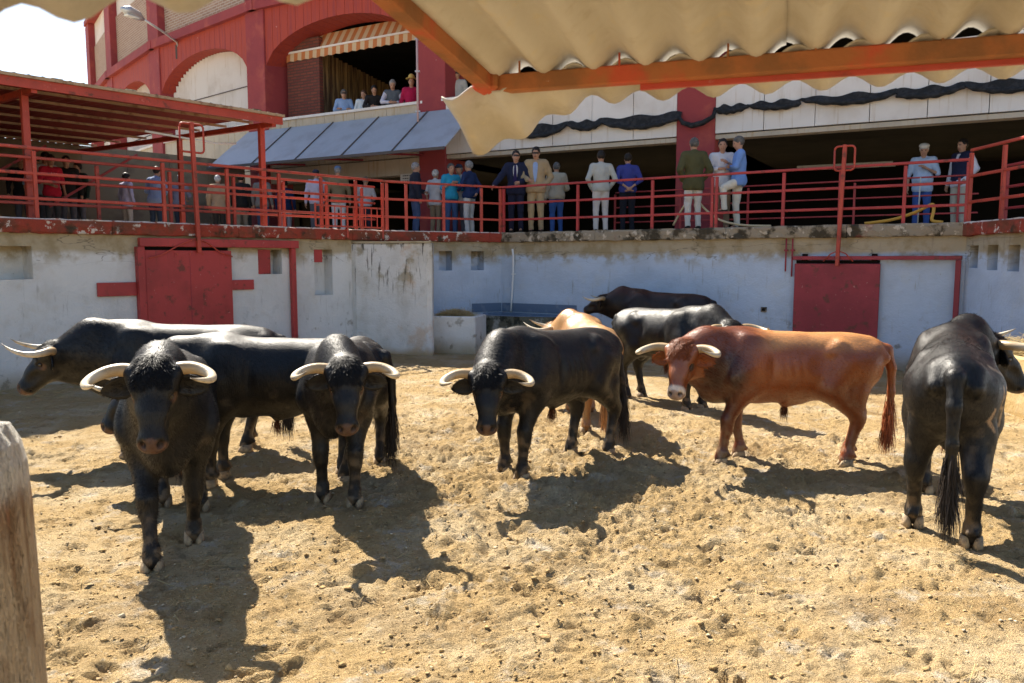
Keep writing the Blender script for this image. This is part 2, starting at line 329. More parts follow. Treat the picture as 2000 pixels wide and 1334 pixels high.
m_brick = brickmat('brick_buff', (.40,.27,.20), (.30,.18,.13), (.50,.44,.38)); m_brick2 = brickmat('brick_red', (.20,.06,.04), (.15,.045,.035), (.10,.05,.04))

# ------------------------------------------------------------------ ground: one sheet, lumpy inside the yard
def ground_h(X, Y):
    h = (vnoise2(X*.5+7, Y*.5+3, 1)-.5)*.05+(vnoise2(X*1.7, Y*1.7+9, 2)-.5)*.03
    amp = .35+1.0*np.exp(-((X-.2)/2.0)**2-((Y-6.6)/2.4)**2)+.35*vnoise2(X*.8+31, Y*.8, 9)
    h = h+amp*((vnoise2(X*6, Y*6, 3)-.5)*.030+(vnoise2(X*14+5, Y*14, 4)-.5)*.026+(vnoise2(X*31, Y*31+8, 5)-.5)*.018+(vnoise2(X*63, Y*63+2, 6)-.5)*.009)
    return h
ys = [2.0]
while ys[-1] < 18.6: ys.append(ys[-1]+max(.0135, .0041*ys[-1]))
ys = np.array(ys); xs = np.arange(-10, 8.6, .025)
GX, GY = np.meshgrid(xs, ys); GH = ground_h(GX, GY)
wx = GX+.06*(vnoise2(GX*5, GY*5, 21)-.5); wy = GY+.06*(vnoise2(GX*5+9, GY*5+4, 22)-.5)      # crumbled, broken relief
crumb = np.abs(vnoise2(wx*9, wy*9, 23)-.5)*2; crumb2 = np.abs(vnoise2(wx*19+3, wy*19, 24)-.5)*2; crumb3 = np.abs(vnoise2(GX*37+3, GY*37, 25)-.5)*2
cover = .22+.95*np.exp(-((GX-.3)/2.5)**2-((GY-6.9)/2.3)**2)+.55*np.clip(vnoise2(GX*.9+40, GY*.9, 26)-.45, 0, 1)
GH += cover*(crumb*.030+crumb2*.028+crumb3*.018)
nc = 26000                                             # trampled clods, and dents, stamped into the surface
cy = 2.2+12.5*rng.random(nc)**1.4; cx = rng.uniform(-9, 8, nc); cr = rng.gamma(1.5, .011, nc)+.013; ch = rng.uniform(.2, .6, nc)*cr*np.where(rng.random(nc) < .35, -.9, 1.0)
dens = .16+.85*np.exp(-((cx-.2)/2.4)**2-((cy-6.8)/2.4)**2); keep = rng.random(nc) < dens
stamps = [(a, b, c, d, e, f) for a, b, c, d, e, f in zip(cx[keep], cy[keep], cr[keep], ch[keep], rng.uniform(0, 3.14, nc)[keep], rng.uniform(.45, 1.0, nc)[keep])]
for _ in range(900):                                   # cloven hoof prints: two long dents side by side
    x, y, an = rng.uniform(-6, 6), rng.uniform(2.6, 11), rng.uniform(0, 3.14)
    for q in (-1, 1): stamps.append((x-q*.036*math.sin(an), y+q*.036*math.cos(an), .065, -.026, an, .45))
rough_ = .35+1.3*vnoise2(GX*45, GY*45, 27)
for x, y, r, hh, an, el in stamps:
    i0 = int((x-r-xs[0])/.025); i1 = int((x+r-xs[0])/.025)+2; j0 = int(np.searchsorted(ys, y-r)); j1 = int(np.searchsorted(ys, y+r))+1
    if i0 < 0 or i1 > len(xs): continue
    u = GX[j0:j1, i0:i1]-x; v = GY[j0:j1, i0:i1]-y; uu = u*math.cos(an)+v*math.sin(an); vv = (v*math.cos(an)-u*math.sin(an))/el
    q = 1-(uu*uu+vv*vv)/(r*r); GH[j0:j1, i0:i1] += hh*np.sqrt(np.clip(q, 0, 1))*rough_[j0:j1, i0:i1]
nx_, ny_ = len(xs), len(ys)
V = np.stack([GX.ravel(), GY.ravel(), GH.ravel()], 1); I = np.arange(nx_*ny_).reshape(ny_, nx_)
Q = np.stack([I[:-1,:-1], I[:-1,1:], I[1:,1:], I[1:,:-1]], -1).reshape(-1, 4)
n0 = len(V); big = 900.0                                # flat outer sheet, continuous with the yard's rim
rim = np.concatenate([I[0,:], I[1:,-1], I[-1,-2::-1], I[-2:0:-1,0]])
cen = np.array((-.7, 10.3)); rv = V[rim].copy(); dd = rv[:,:2]-cen; dd /= np.abs(dd).max(1)[:,None]; ov = rv.copy(); ov[:,:2] = cen+dd*big; ov[:,2] = -.02
V = np.concatenate([V, ov]); k = len(rim); Q = np.concatenate([Q, np.stack([rim, n0+np.arange(k), n0+np.roll(np.arange(k), -1), np.roll(rim, -1)], 1)])
tag(newobj('ground', np_mesh('ground', V, Q), None, m_ground), kind='structure')
# loose crumbs lying on top
octa = np.array([(1,0,0),(0,1,0),(-1,0,0),(0,-1,0),(0,0,1),(0,0,-1)], float); icf = np.array([(0,1,4),(1,2,4),(2,3,4),(3,0,4),(1,0,5),(2,1,5),(3,2,5),(0,3,5)])
n = 36000; cy = 2.3+11.0*rng.random(n)**1.5; cx = rng.uniform(-1.05, 1.05, n)*(cy*.66+.6); sz = rng.gamma(1.2, .0027, n)+.003
keep = rng.random(n) < .40+.8*np.exp(-((cx-.2)/2.4)**2-((cy-6.4)/2.6)**2)+.5*(vnoise2(cx*1.3, cy*1.3, 41)-.5); cx, cy, sz = cx[keep], cy[keep], sz[keep]; n = len(cx)
P = octa[None]*(sz[:,None,None]*rng.uniform(.6, 1.4, (n,6,1)))*np.array((1.3,1,.55))+rng.normal(0,.15,(n,6,3))*sz[:,None,None]; an = rng.uniform(0, 6.28, n); ca, sa = np.cos(an)[:,None], np.sin(an)[:,None]
gi = np.clip(((cx-xs[0])/.025).round().astype(int), 0, nx_-1); gj = np.clip(np.searchsorted(ys, cy), 0, ny_-1)
P = np.stack([P[...,0]*ca-P[...,1]*sa+cx[:,None], P[...,0]*sa+P[...,1]*ca+cy[:,None], P[...,2]+(GH[gj,gi]+sz*.2)[:,None]], -1).reshape(-1, 3)
tag(newobj('dirt_clods', np_mesh('dirt_clods', P, (icf[None]+(np.arange(n)*6)[:,None,None]).reshape(-1,3), False), None, m_clod), 'loose crumbs of dry dirt scattered over the yard', 'dirt', kind='stuff')
# straw litter
def straw_mesh(name, px, py, pz, parent=None, lab=None, lmin=.06, lmax=.2, tilt=.12):
    n = len(px); an = rng.uniform(0, 6.28, n); L = rng.uniform(lmin, lmax, n); tl = rng.normal(0, tilt, n)
    d = np.stack([np.cos(an)*np.cos(tl), np.sin(an)*np.cos(tl), np.sin(tl)], 1); P = np.stack([px, py, pz], 1); w = .0022
    s_ = np.stack([-np.sin(an), np.cos(an), np.zeros(n)], 1)*w; u = np.array((0,0,w))
    a = P-d*L[:,None]/2; b = P+d*L[:,None]/2
    VV = np.stack([a-s_, a+s_, a+u, b-s_, b+s_, b+u], 1).reshape(-1,3); o = (np.arange(n)*6)[:,None]
    QQ = np.concatenate([o+[0,3,5,2], o+[2,5,4,1], o+[0,1,4,3]])
    return newobj(name, np_mesh(name, VV, QQ, False), parent, m_straw)
n = 1500; t = rng.random(n); wx = -9+6.2*t; wy = 9.0+7*t; off = rng.exponential(.9, n)+.1; px = wx+off*.75; py = wy-off*.66
px2 = rng.uniform(-6, 6, 900); py2 = rng.uniform(2.5, 12, 900); px3 = rng.uniform(.5, 7, 700); py3 = 17.2-.66*px3-rng.exponential(.9, 700)-.2
px = np.concatenate([px, px2, px3]); py = np.concatenate([py, py2, py3])
tag(straw_mesh('straw_litter', px, py, ground_h(px, py)+.012), 'thin dry straw littering the yard floor and wall foot', 'straw', kind='stuff')

# ------------------------------------------------------------------ yard walls, coping, gates
ZL = 2.44
WA0, WA1, WC, WR, WR2 = Vector((-9.5,8.45)), Vector((-2.6,16.3)), Vector((-.23,17.7)), Vector((7.23,12.8)), Vector((7.1,5.2))
def frame(p, q):
    d = (q-p).normalized(); return d, Vector((d.y, -d.x))           # along, outward (towards the yard)
def wall(name, label, p, q, m, holes=(), z1=ZL-.21, thick=.45):
    """masonry wall with recesses; holes = (s0, s1, z0, z1, depth) along the wall"""
    root = empty(name, (p.x, p.y, 0), label, 'wall'); d, n = frame(p, q); L = (q-p).length
    us = sorted({0.0, L, *[h[0] for h in holes], *[h[1] for h in holes]}); zs = sorted({-.1, z1, *[h[2] for h in holes], *[h[3] for h in holes]})
    mb = MB(); P = lambda u, z, t=0: (d.x*u-n.x*t, d.y*u-n.y*t, z)
    def quad(a, b, c, e): mb.add([a, b, c, e], [(0,1,2,3)])
    for i in range(len(us)-1):
        for j in range(len(zs)-1):
            uc, zc = (us[i]+us[i+1])/2, (zs[j]+zs[j+1])/2
            if any(h[0] < uc < h[1] and h[2] < zc < h[3] for h in holes): continue
            nu = max(1, int((us[i+1]-us[i])/.5)); 
            quad(P(us[i],zs[j]), P(us[i+1],zs[j]), P(us[i+1],zs[j+1]), P(us[i],zs[j+1]))
    for (a, b, z0, zz, dp) in holes:
        quad(P(a,z0,dp), P(b,z0,dp), P(b,zz,dp), P(a,zz,dp)); quad(P(a,z0), P(a,zz), P(a,zz,dp), P(a,z0,dp)); quad(P(b,z0), P(b,z0,dp), P(b,zz,dp), P(b,zz))
        quad(P(a,z0), P(a,z0,dp), P(b,z0,dp), P(b,z0)); quad(P(a,zz), P(b,zz), P(b,zz,dp), P(a,zz,dp))
    quad(P(0,-.1,thick), P(0,z1,thick), P(L,z1,thick), P(L,-.1,thick)); quad(P(0,z1), P(L,z1), P(L,z1,thick), P(0,z1,thick))
    quad(P(0,-.1), P(0,z1), P(0,z1,thick), P(0,-.1,thick)); quad(P(L,-.1), P(L,-.1,thick), P(L,z1,thick), P(L,z1))
    me = bpy.data.meshes.new('masonry'); me.from_pydata(mb.v, [], mb.f); newobj('masonry', me, root, m)
    return root, d, n
def coping(root, p, q, m, ext0=0.0, ext1=0.0, over=.10):
    """edge slab of the walkway cast in bays with worn, uneven edges"""
    d, n = frame(p, q); L = (q-p).length; o = Vector(root.location[:2]); u = -ext0; i = 0
    while u < L+ext1-.05:
        u1 = min(u+2.4+.35*math.sin(i*2.1), L+ext1); segs = max(2, int((u1-u)/.12)); mb = MB(); rows = []
        for k in range(segs+1):
            uu = u+.004+(u1-u-.008)*k/segs; w = lambda a: rng.normal(0, a)
            c = p+d*uu-o
            prof = [(-.55,ZL), (over-.02+w(.006),ZL+w(.004)), (over+w(.008),ZL-.03+w(.008)), (over+w(.007),ZL-.11), (over-.005+w(.01),ZL-.20+w(.008)), (over-.03,ZL-.214+w(.006)), (-.55,ZL-.21)]
            rows.append([(c.x+n.x*a, c.y+n.y*a, z) for a, z in prof])
        for k in range(segs):
            mb.add(rows[k]+rows[k+1], [(j, (j+1) % 7, (j+1) % 7+7, j+7) for j in range(7)])
        mb.add(rows[0], [tuple(range(7))]); mb.add(rows[-1], [tuple(range(6,-1,-1))])
        mb.build('coping_slab', m, root); u = u1; i += 1
LA = (WA1-WA0).length
hA = [(2.4,4.01,1.57,2.04,.40), (7.60,8.08,1.59,2.03,.30), (8.77,9.18,1.18,2.04,.26)]
wallA, dA, nA = wall('yard_wall', 'long cream limewashed yard wall with the left red sliding gate', WA0, WA1, m_wall_l, hA)
coping(wallA, WA0, WA1, m_coping, 0, .08)
wallB, dB, nB = wall('yard_wall', 'short pale wall stretch with two slots between rounded pier and corner', WA1, WC, m_wall_b, [(1.23,1.54,1.62,2.03,.3), (1.99,2.31,1.62,2.03,.3)])
coping(wallB, WA1, WC, m_coping, 0, .05)
wallC, dC, nC = wall('yard_wall', 'bluish back wall with the maroon gate and white pipe', WC, WR, m_wall_b)
coping(wallC, WC, WR, m_coping2, .05, .1)
wallD, dD, nD = wall('yard_wall', 'bluish side wall with narrow slots at the right edge', WR, WR2, m_wall_b, [(.12,.36,1.72,2.07,.3), (.61,.88,1.69,2.07,.3), (1.13,1.41,1.68,2.06,.3)])
coping(wallD, WR, WR2, m_coping, .1, 0)
# pier in front of the joint of two walls
pr = empty('wall_pier', (-2.3,15.5,0), 'tall pale pier with mossy stains standing out from the wall', 'pier'); mb = MB()
poly = [(-3.22,16.0), (-3.16,15.72), (-3.04,15.60), (-2.88,15.55), (-2.2,15.36), (-1.62,15.19), (-1.52,15.20), (-1.50,15.28), (-1.66,16.95)]
zz = [-.1,.5,1.1,1.7,2.13,2.16]
rows = [[(x+2.3+rng.normal(0,.008), y-15.5+rng.normal(0,.008)+(.02 if z > 2.15 else 0), z) for x, y in poly] for z in zz]; k = len(poly)
for i in range(len(zz)-1): mb.add(rows[i]+rows[i+1], [(j, (j+1) % k, (j+1) % k+k, j+k) for j in range(k)])
mb.add(rows[-1], [tuple(range(k))]); mb.build('masonry', m_pier, pr)
MB().prism([(x*.98-.05+2.3, y-.03-15.5) for x, y in poly], 2.165, 2.20).build('top_course', m_wall_l, pr)
def at_wall(p, d, n, u, z, out=0.0): return Vector((p.x+d.x*u+n.x*out, p.y+d.y*u+n.y*out, z))
UP = Vector((0,0,1))
def wbox(root, name, p, d, n, u0, u1, z0, z1, o0, o1, m, bevel=0.0):
    c = at_wall(p, d, n, (u0+u1)/2, (z0+z1)/2, (o0+o1)/2)-Vector(root.location)
    return MB().box(c, (u1-u0, o1-o0, z1-z0), (Vector((d.x,d.y,0)), Vector((n.x,n.y,0)), UP)).build(name, m, root, bevel=bevel)
def lever(name, label, p, d, n, u, top, bot, out, loop_w=.40, loop_h=.45, tiltu=-.05):
    r = empty(name, at_wall(p, d, n, u, ZL, out), label, 'gate lever', 'long gate levers with a ring handle'); o = Vector(r.location)
    D = Vector((d.x,d.y,0)); a = at_wall(p, d, n, u+tiltu, top, out)-o; b = at_wall(p, d, n, u, bot, out)-o
    MB().bar(b, a, .062, .062, up=(n.x,n.y,0)).build('pole', m_rail, r, bevel=.006)
    c = a-UP*loop_h*.56; w, h = loop_w/2, loop_h/2; pts = []
    for (sx, sz) in ((-1,1),(1,1),(1,-1),(-1,-1)):
        for q in range(5):
            th = {(-1,1): (math.pi, math.pi/2), (1,1): (math.pi/2, 0), (1,-1): (0, -math.pi/2), (-1,-1): (-math.pi/2, -math.pi)}[(sx,sz)]; t = th[0]+(th[1]-th[0])*q/4
            pts.append(c+D*(sx*(w-.06)+.06*math.cos(t))+UP*(sz*(h-.06)+.06*math.sin(t))+Vector((n.x,n.y,0))*-.0)
    pts.append(pts[0]); MB().tube(pts, .017, 8).build('ring_handle', m_rail, r, True)
    return r
# left gate (on wall A)
g = empty('sliding_gate', at_wall(WA0, dA, nA, 6.3, 0), 'bright red metal sliding gate in the long cream wall', 'gate', 'red sliding gates')
wbox(g, 'door_leaf', WA0, dA, nA, 5.57, 7.04, .06, 2.0, .06, .10, m_gate, .006)
wbox(g, 'top_track', WA0, dA, nA, 5.49, 8.36, 2.055, 2.19, .04, .14, m_gate, .008)
wbox(g, 'side_jamb', WA0, dA, nA, 5.45, 5.56, 0, 2.052, .005, .13, m_gate, .006); wbox(g, 'side_jamb', WA0, dA, nA, 8.22, 8.31, 0, 2.052, .02, .11, m_gate, .006)
wbox(g, 'latch_board', WA0, dA, nA, 4.86, 5.445, 1.29, 1.50, .01, .05, m_gate, .004); wbox(g, 'latch_board', WA0, dA, nA, 7.05, 7.48, 1.33, 1.50, .01, .05, m_gate, .004)
wbox(g, 'gap_shade', WA0, dA, nA, 5.58, 7.02, 2.003, 2.052, .004, .02, m_dark)  # near-black strip on solid wall, painted shade above the door leaf
for u in (6.08, 6.3, 6.52): MB().tube([at_wall(WA0,dA,nA,u,1.94,.105)-g.location, at_wall(WA0,dA,nA,u,1.94,.125)-g.location], .016, 8).build('bolt', m_rail, g)
wbox(g, 'hanger_plate', WA0, dA, nA, 6.04, 6.56, 1.89, 1.99, .101, .112, m_gate)
wbox(g, 'center_seam', WA0, dA, nA, 6.295, 6.305, .08, 1.88, .1005, .104, m_gate2)
MB().tube([at_wall(WA0,dA,nA,u,z,.16)-g.location for u, z in ((5.6,1.87),(5.8,1.92),(6.1,2.08),(6.4,2.2),(6.6,2.12),(6.8,1.97),(7.02,1.90))], .012, 6).build('pull_rod', m_rail, g, True)
lever('gate_lever', 'long red lever with a square ring rising from the bright red gate', WA0, dA, nA, 6.43, 4.05, 1.96, .17)
for hh in (hA[1], hA[2]):
    u0 = hh[0]+.005; o = empty('slot_shutter', at_wall(WA0,dA,nA,u0,hh[2]), 'wide red shutter half closing the wall slot beside the gate' if hh is hA[1] else 'small red flap in the top corner of the tall wall slot', 'shutter')
    wbox(o, 'shutter_plate', WA0, dA, nA, u0, u0+(.26 if hh is hA[1] else .20), (hh[2]+.004 if hh is hA[1] else hh[3]-.24), hh[3]-.004, -.05, -.03, m_gate)
# right gate (on wall C)
g = empty('sliding_gate', at_wall(WC, dC, nC, 7.0, 0), 'maroon sliding gate with streaked paint in the bluish back wall', 'gate', 'red sliding gates')
wbox(g, 'door_leaf', WC, dC, nC, 6.31, 7.70, .05, 1.78, .06, .10, m_gate2, .006); wbox(g, 'top_track', WC, dC, nC, 6.28, 8.89, 1.845, 1.91, .05, .13, m_gate2, .006)
wbox(g, 'side_jamb', WC, dC, nC, 8.80, 8.88, 0, 1.842, .05, .12, m_gate2, .006)
wbox(g, 'gap_shade', WC, dC, nC, 6.32, 7.68, 1.783, 1.84, .004, .03, m_dark)  # again a near-black strip standing in for shade under the track
for u in (6.42, 7.55): wbox(g, 'hanger', WC, dC, nC, u, u+.09, 1.785, 1.95, .02, .045, m_dark)
MB().tube([at_wall(WC,dC,nC,u,z,.16)-g.location for u, z in ((6.8,1.82),(6.92,1.95),(7.04,2.0),(7.16,1.95),(7.28,1.82))], .011, 6).build('pull_rod', m_rail, g, True)
lever('gate_lever', 'long maroon lever with a square ring rising from the streaked gate', WC, dC, nC, 7.03, 3.77, 1.74, .17, tiltu=.05, loop_w=.32, loop_h=.40)
for lab, u, zb in (('shorter red pipe standing clear of the maroon gate frame', 6.14, 1.64), ('longer red pipe touching the maroon gate frame', 6.25, 1.55)):
    o = empty('wall_pipe', at_wall(WC,dC,nC,u,zb), lab, 'pipe'); MB().tube([at_wall(WC,dC,nC,u,zb,.05)-o.location, at_wall(WC,dC,nC,u,2.22,.05)-o.location], .014, 8).build('pipe', m_gate2, o, True); wbox(o, 'bracket', WC, dC, nC, u-.03, u+.03, 2.0, 2.03, 0, .07, m_gate2)
# little wall fittings and the white water pipe
o = empty('water_pipe', at_wall(WC,dC,nC,.45,.9), 'thin white plastic pipe running down the corner wall to the basin', 'pipe')
MB().tube([at_wall(WC,dC,nC,u,z,.05)-o.location for u, z in ((.32,2.08),(.34,1.95),(.34,1.5),(.30,1.0),(.28,.69))], .022, 10).build('pipe', m_pvc, o, True); wbox(o, 'clip', WC, dC, nC, .31, .37, 1.52, 1.55, 0, .08, m_pvc)
o = empty('wall_box', at_wall(WC,dC,nC,5.77,.9), 'tiny square vent hole plate on the bluish back wall', 'vent'); wbox(o, 'frame', WC, dC, nC, 5.72, 5.82, .90, .99, .0, .03, m_coping2); wbox(o, 'grille', WC, dC, nC, 5.74, 5.80, .92, .97, .031, .036, m_dark)
# corner basin and hay manger
o = empty('water_basin', (-.3,16.6,0), 'blue painted water basin with mossy base built across the corner', 'basin')
def poly_off(pts): return [(x+.3, y-16.6) for x, y in pts]
bo = [(-.62,17.35), (-.62,16.55), (.05,16.15), (1.35,15.85), (1.65,16.30), (-.23,17.55)]
bi = [(-.50,17.25), (-.50,16.63), (.08,16.29), (1.27,16.00), (1.45,16.28), (-.23,17.40)]
mb = MB(); k = 6; mb.add([(x,y,-.1) for x, y in poly_off(bo)]+[(x,y,.70) for x, y in poly_off(bo)], [(i, (i+1) % k, (i+1) % k+k, i+k) for i in range(k)]); mb.build('base', m_moss, o)
mb = MB(); mb.add([(x,y,.702) for x, y in poly_off(bo)]+[(x,y,.702) for x, y in poly_off(bi)]+[(x,y,.35) for x, y in poly_off(bi)], [(i, (i+1) % k, (i+1) % k+k, i+k) for i in range(k)]+[(i+k, (i+1) % k+k, (i+1) % k+2*k, i+2*k) for i in range(k)]); mb.build('rim', m_basin, o)
mb = MB(); mb.add([(x,y,.58) for x, y in poly_off(bi)], [tuple(range(k))]); mb.build('water', m_water, o)
mb = MB(); mb.add([(at_wall(WC,dC,nC,u,z,.012)-o.location) for u, z in ((.02,.71),(1.9,.71),(1.9,.90),(.02,.90))], [(0,1,2,3)]); mb.add([(at_wall(WB0,dB,nB,u,z,.012)-o.location) for WB0, u, z in ((WA1,2.0,.71),(WA1,2.74,.71),(WA1,2.74,.90),(WA1,2.0,.90))], [(0,1,2,3)]); mb.build('splash_band', m_basin, o)
def trough(label, c, sx, sy, h, m, rz, hay_h):
    o = empty('hay_manger', (c[0],c[1],0), label, 'manger', None, rz); t = .11
    mb = MB(); x, y = sx/2, sy/2; ou = [(-x,-y),(x,-y),(x,y),(-x,y)]; inn = [(-x+t,-y+t),(x-t,-y+t),(x-t,y-t),(-x+t,y-t)]
    mb.add([(a,b,-.1) for a,b in ou]+[(a,b,h) for a,b in ou]+[(a,b,h) for a,b in inn]+[(a,b,h-.25) for a,b in inn], [(i,(i+1)%4,(i+1)%4+4,i+4) for i in range(4)]+[(4+i,4+(i+1)%4,8+(i+1)%4,8+i) for i in range(4)]+[(8+i,8+(i+1)%4,12+(i+1)%4,12+i) for i in range(4)]+[(12,13,14,15)])
    mb.build('masonry', m, o, bevel=.02)
    n = 1400; px = rng.uniform(-x+t,x-t,n); py = rng.uniform(-y+t,y-t,n); e = np.clip(1-(px/(x-t))**2,0,1)*np.clip(1-(py/(y-t))**2,0,1)
    h_ = straw_mesh('hay', px, py, h-.10+e**.5*hay_h*rng.random(n)**.4, o, lmin=.1, lmax=.3, tilt=.3); h_['kind'] = 'stuff'
    return o
trough('whitewashed block manger heaped with hay beside the pier', (-1.13,16.03), 1.05, .8, .74, m_wall_l, RAD(-14), .22)
trough('ochre plastered manger with hay at the right edge of the yard', (6.35,9.55), .95, 2.2, .72, m_ochre, RAD(2), .3)
# walkway deck behind the coping
dk = MB().prism([(-9.9,8.75),(-2.93,16.68),(-.25,18.2),(7.6,13.05),(7.6,5.2),(13,5.2),(13,16),(4.5,23),(-2,27),(-14,33),(-22,30),(-16,12)], ZL-.2, ZL-.012).build('walkway', m_deck); tag(dk, kind='structure')
# ------------------------------------------------------------------ railings along the walkway
def railing(label, pts, post_u, h=.98, zs=(1.0,.64,.28), post=.052, rail=.045, m=None, side=-.05):
    """pts = polyline on plan at the walkway edge; post_u = distances along it"""
    pts = [Vector(p) for p in pts]; r = empty('railing', (pts[0].x, pts[0].y, ZL-.02), label, 'railing', 'red tube railings round the walkway'); o = Vector(r.location); m = m or m_rail
    acc = [0.0]
    for a, b in zip(pts, pts[1:]): acc.append(acc[-1]+(b-a).length)
    def P(u, z):
        u = max(0, min(acc[-1], u)); i = max(k for k in range(len(acc)-1) if acc[k] <= u+1e-6); t = (u-acc[i])/(acc[i+1]-acc[i]); c = pts[i].lerp(pts[i+1], t); return Vector((c.x, c.y, ZL+z))-o
    for u in post_u: 
        q = P(u, 0); i = max(k for k in range(len(acc)-1) if acc[k] <= max(0,min(acc[-1],u))+1e-6); d = (pts[i+1]-pts[i]).normalized()
        MB().box((q.x, q.y, h/2-.02+(0)), (post, post, h), (Vector((d.x,d.y,0)), Vector((-d.y,d.x,0)), UP)).build('post', m, r, bevel=.004)
    for z in zs:
        for a, b in zip(acc, acc[1:]):
            MB().bar(P(a+.001, z*h), P(b-.001, z*h), rail, rail).build('rail', m, r, bevel=.008)
    return r
def off(p, n, k): return (p.x+n.x*k, p.y+n.y*k)
railing('bright red front railing on the left walkway edge above the red gate', [off(WA0,nA,.02), off(WA1+dA*-.0,nA,.02)], [.4,2.3,4.1,5.95,7.05,8.05,8.95,9.75,10.42])
railing('second red railing just behind the front one on the left walkway', [off(WA0,nA,-1.0), off(WA1+dA*.6,nA,-1.0)], [1.5,3.4,5.35,6.55,7.75,8.8,9.8,10.7], h=.96)
railing('red railing on the short coping between pier and far corner', [off(WA1,nB,.0), off(WC,nB,.0)], [.08,.5,1.35,2.25,2.72])
railing('maroon front railing on the back wall coping', [off(WC,nC,.0), off(WR,nC,.0)], [.06,1.9,3.55,4.75,4.83,6.05,7.0,8.0,8.9], m=m_gate)
railing('thin maroon railing at the rear of the back walkway', [off(WC+dC*1.6,nC,-2.35), off(WR,nC,-2.35)], [0,1.6,3.1,5.2,7.0], h=.95, post=.04, rail=.03, m=m_gate)
railing('red railing on the right side wall coping', [off(WR,nD,.0), off(WR2,nD,.0)], [.02,.9,2.0,3.2,4.4,5.6], h=1.12)
railing('maroon railing set back behind the right side wall', [off(WR+Vector((1.2,1.0)),nD,-.0), off(WR2,nD,-1.25)], [.0,.9,1.8,2.7,3.6], h=1.0, m=m_gate)
# small barred gate panel in front of the corner of the left railing
r = empty('bar_gate', (-3.3,15.55,ZL-.4), 'low red barred panel fixed to the coping above the pier', 'gate'); o = Vector(r.location)
a0 = at_wall(WA0,dA,nA,8.75,0,.11); a1 = at_wall(WA0,dA,nA,10.35,0,.11)
for z in (ZL+.42, ZL+.04): MB().bar(Vector((a0.x,a0.y,z))-o, Vector((a1.x,a1.y,z))-o, .03).build('rail', m_rail, r)
for k in range(12):
    q = a0.lerp(a1, k/11); lo = -.17 if k in (5,11) else .055; MB().bar(Vector((q.x,q.y,ZL+lo))-o, Vector((q.x,q.y,ZL+(.405 if k not in (0,11) else .46)))-o, .018 if k not in (0,11,5) else .03).build('bar', m_rail, r)
# hoses on the walkway
for nm, pts, m, lab, rr in (('hose', [(3.35,16.75,.12),(3.5,16.6,.45),(3.62,16.5,.66),(3.70,16.35,.66),(3.85,16.1,.40),(4.05,15.75,.16),(4.4,15.35,.05),(4.8,14.95,.03)], m_hose, 'cream hose arching down over the back walkway', .022), ('hose', [(6.1,13.95,.03),(6.5,13.75,.08),(6.85,13.6,.22),(7.05,13.5,.36),(7.0,13.4,.2),(6.93,13.35,.04),(7.05,13.2,.02)], m_hose2, 'yellow hose looped at the right end of the walkway', .026)):
    P = np.array(pts); t = np.linspace(0, len(P)-1, 40); S = np.stack([np.interp(t, range(len(P)), P[:,i]) for i in range(3)], 1)
    for _ in range(6): S[1:-1] = (S[:-2]+2*S[1:-1]+S[2:])/4
    h_ = empty(nm, (pts[0][0], pts[0][1], ZL), lab, 'hose', 'hoses lying on the walkway'); MB().tube([Vector((p[0]-pts[0][0], p[1]-pts[0][1], p[2])) for p in S], rr, 8).build('tube', m, h_, True)
# ------------------------------------------------------------------ bullring building
PC = [Vector(p) for p in ((16.4,11.2), (10.2,14.6), (4.07,18.0), (-2.06,21.4), (-7.65,24.7), (-12.6,29.1), (-16.4,33.6), (-19.6,38.2))]
TOP = 12.6; ZU = 5.93; ZB = 4.58; ZC = 9.2
br = empty('bullring_building', (4,19,0), 'red and white bullring building with arches and upper gallery', 'building'); bo_ = Vector(br.location)
def bb(name, c, size, ax, m, parent=br, bevel=0): return MB().box(Vector(c)-bo_, size, ax).build(name, m, parent, bevel=bevel)
def fax(i):
    d = (PC[i+1]-PC[i]).normalized(); n = Vector((d.y,-d.x))
    if n.y > 0: n = -n
    return Vector((d.x,d.y,0)), Vector((n.x,n.y,0))
for i, p in enumerate(PC[1:], 1):
    d0, n0 = fax(i-1); d1, n1 = fax(min(i, len(PC)-2)); n = (n0+n1).normalized(); d = Vector((-n.y, n.x, 0)); c = p-Vector((n.x,n.y))*.4
    w = .86 if i < 5 else .95
    bb('column', (c.x, c.y, (ZL-.2+TOP)/2), (w, .95, TOP-ZL+.2), (d, n, UP), m_bred, bevel=.015)
def quad_uv(mesh, p0, d):
    uv = mesh.uv_layers.new(name='UVMap')
    for lp in mesh.loops:
        v = mesh.vertices[lp.vertex_index].co; uv.data[lp.index].uv = ((Vector((v.x,v.y,0))-Vector((p0.x,p0.y,0))).dot(d), v.z)
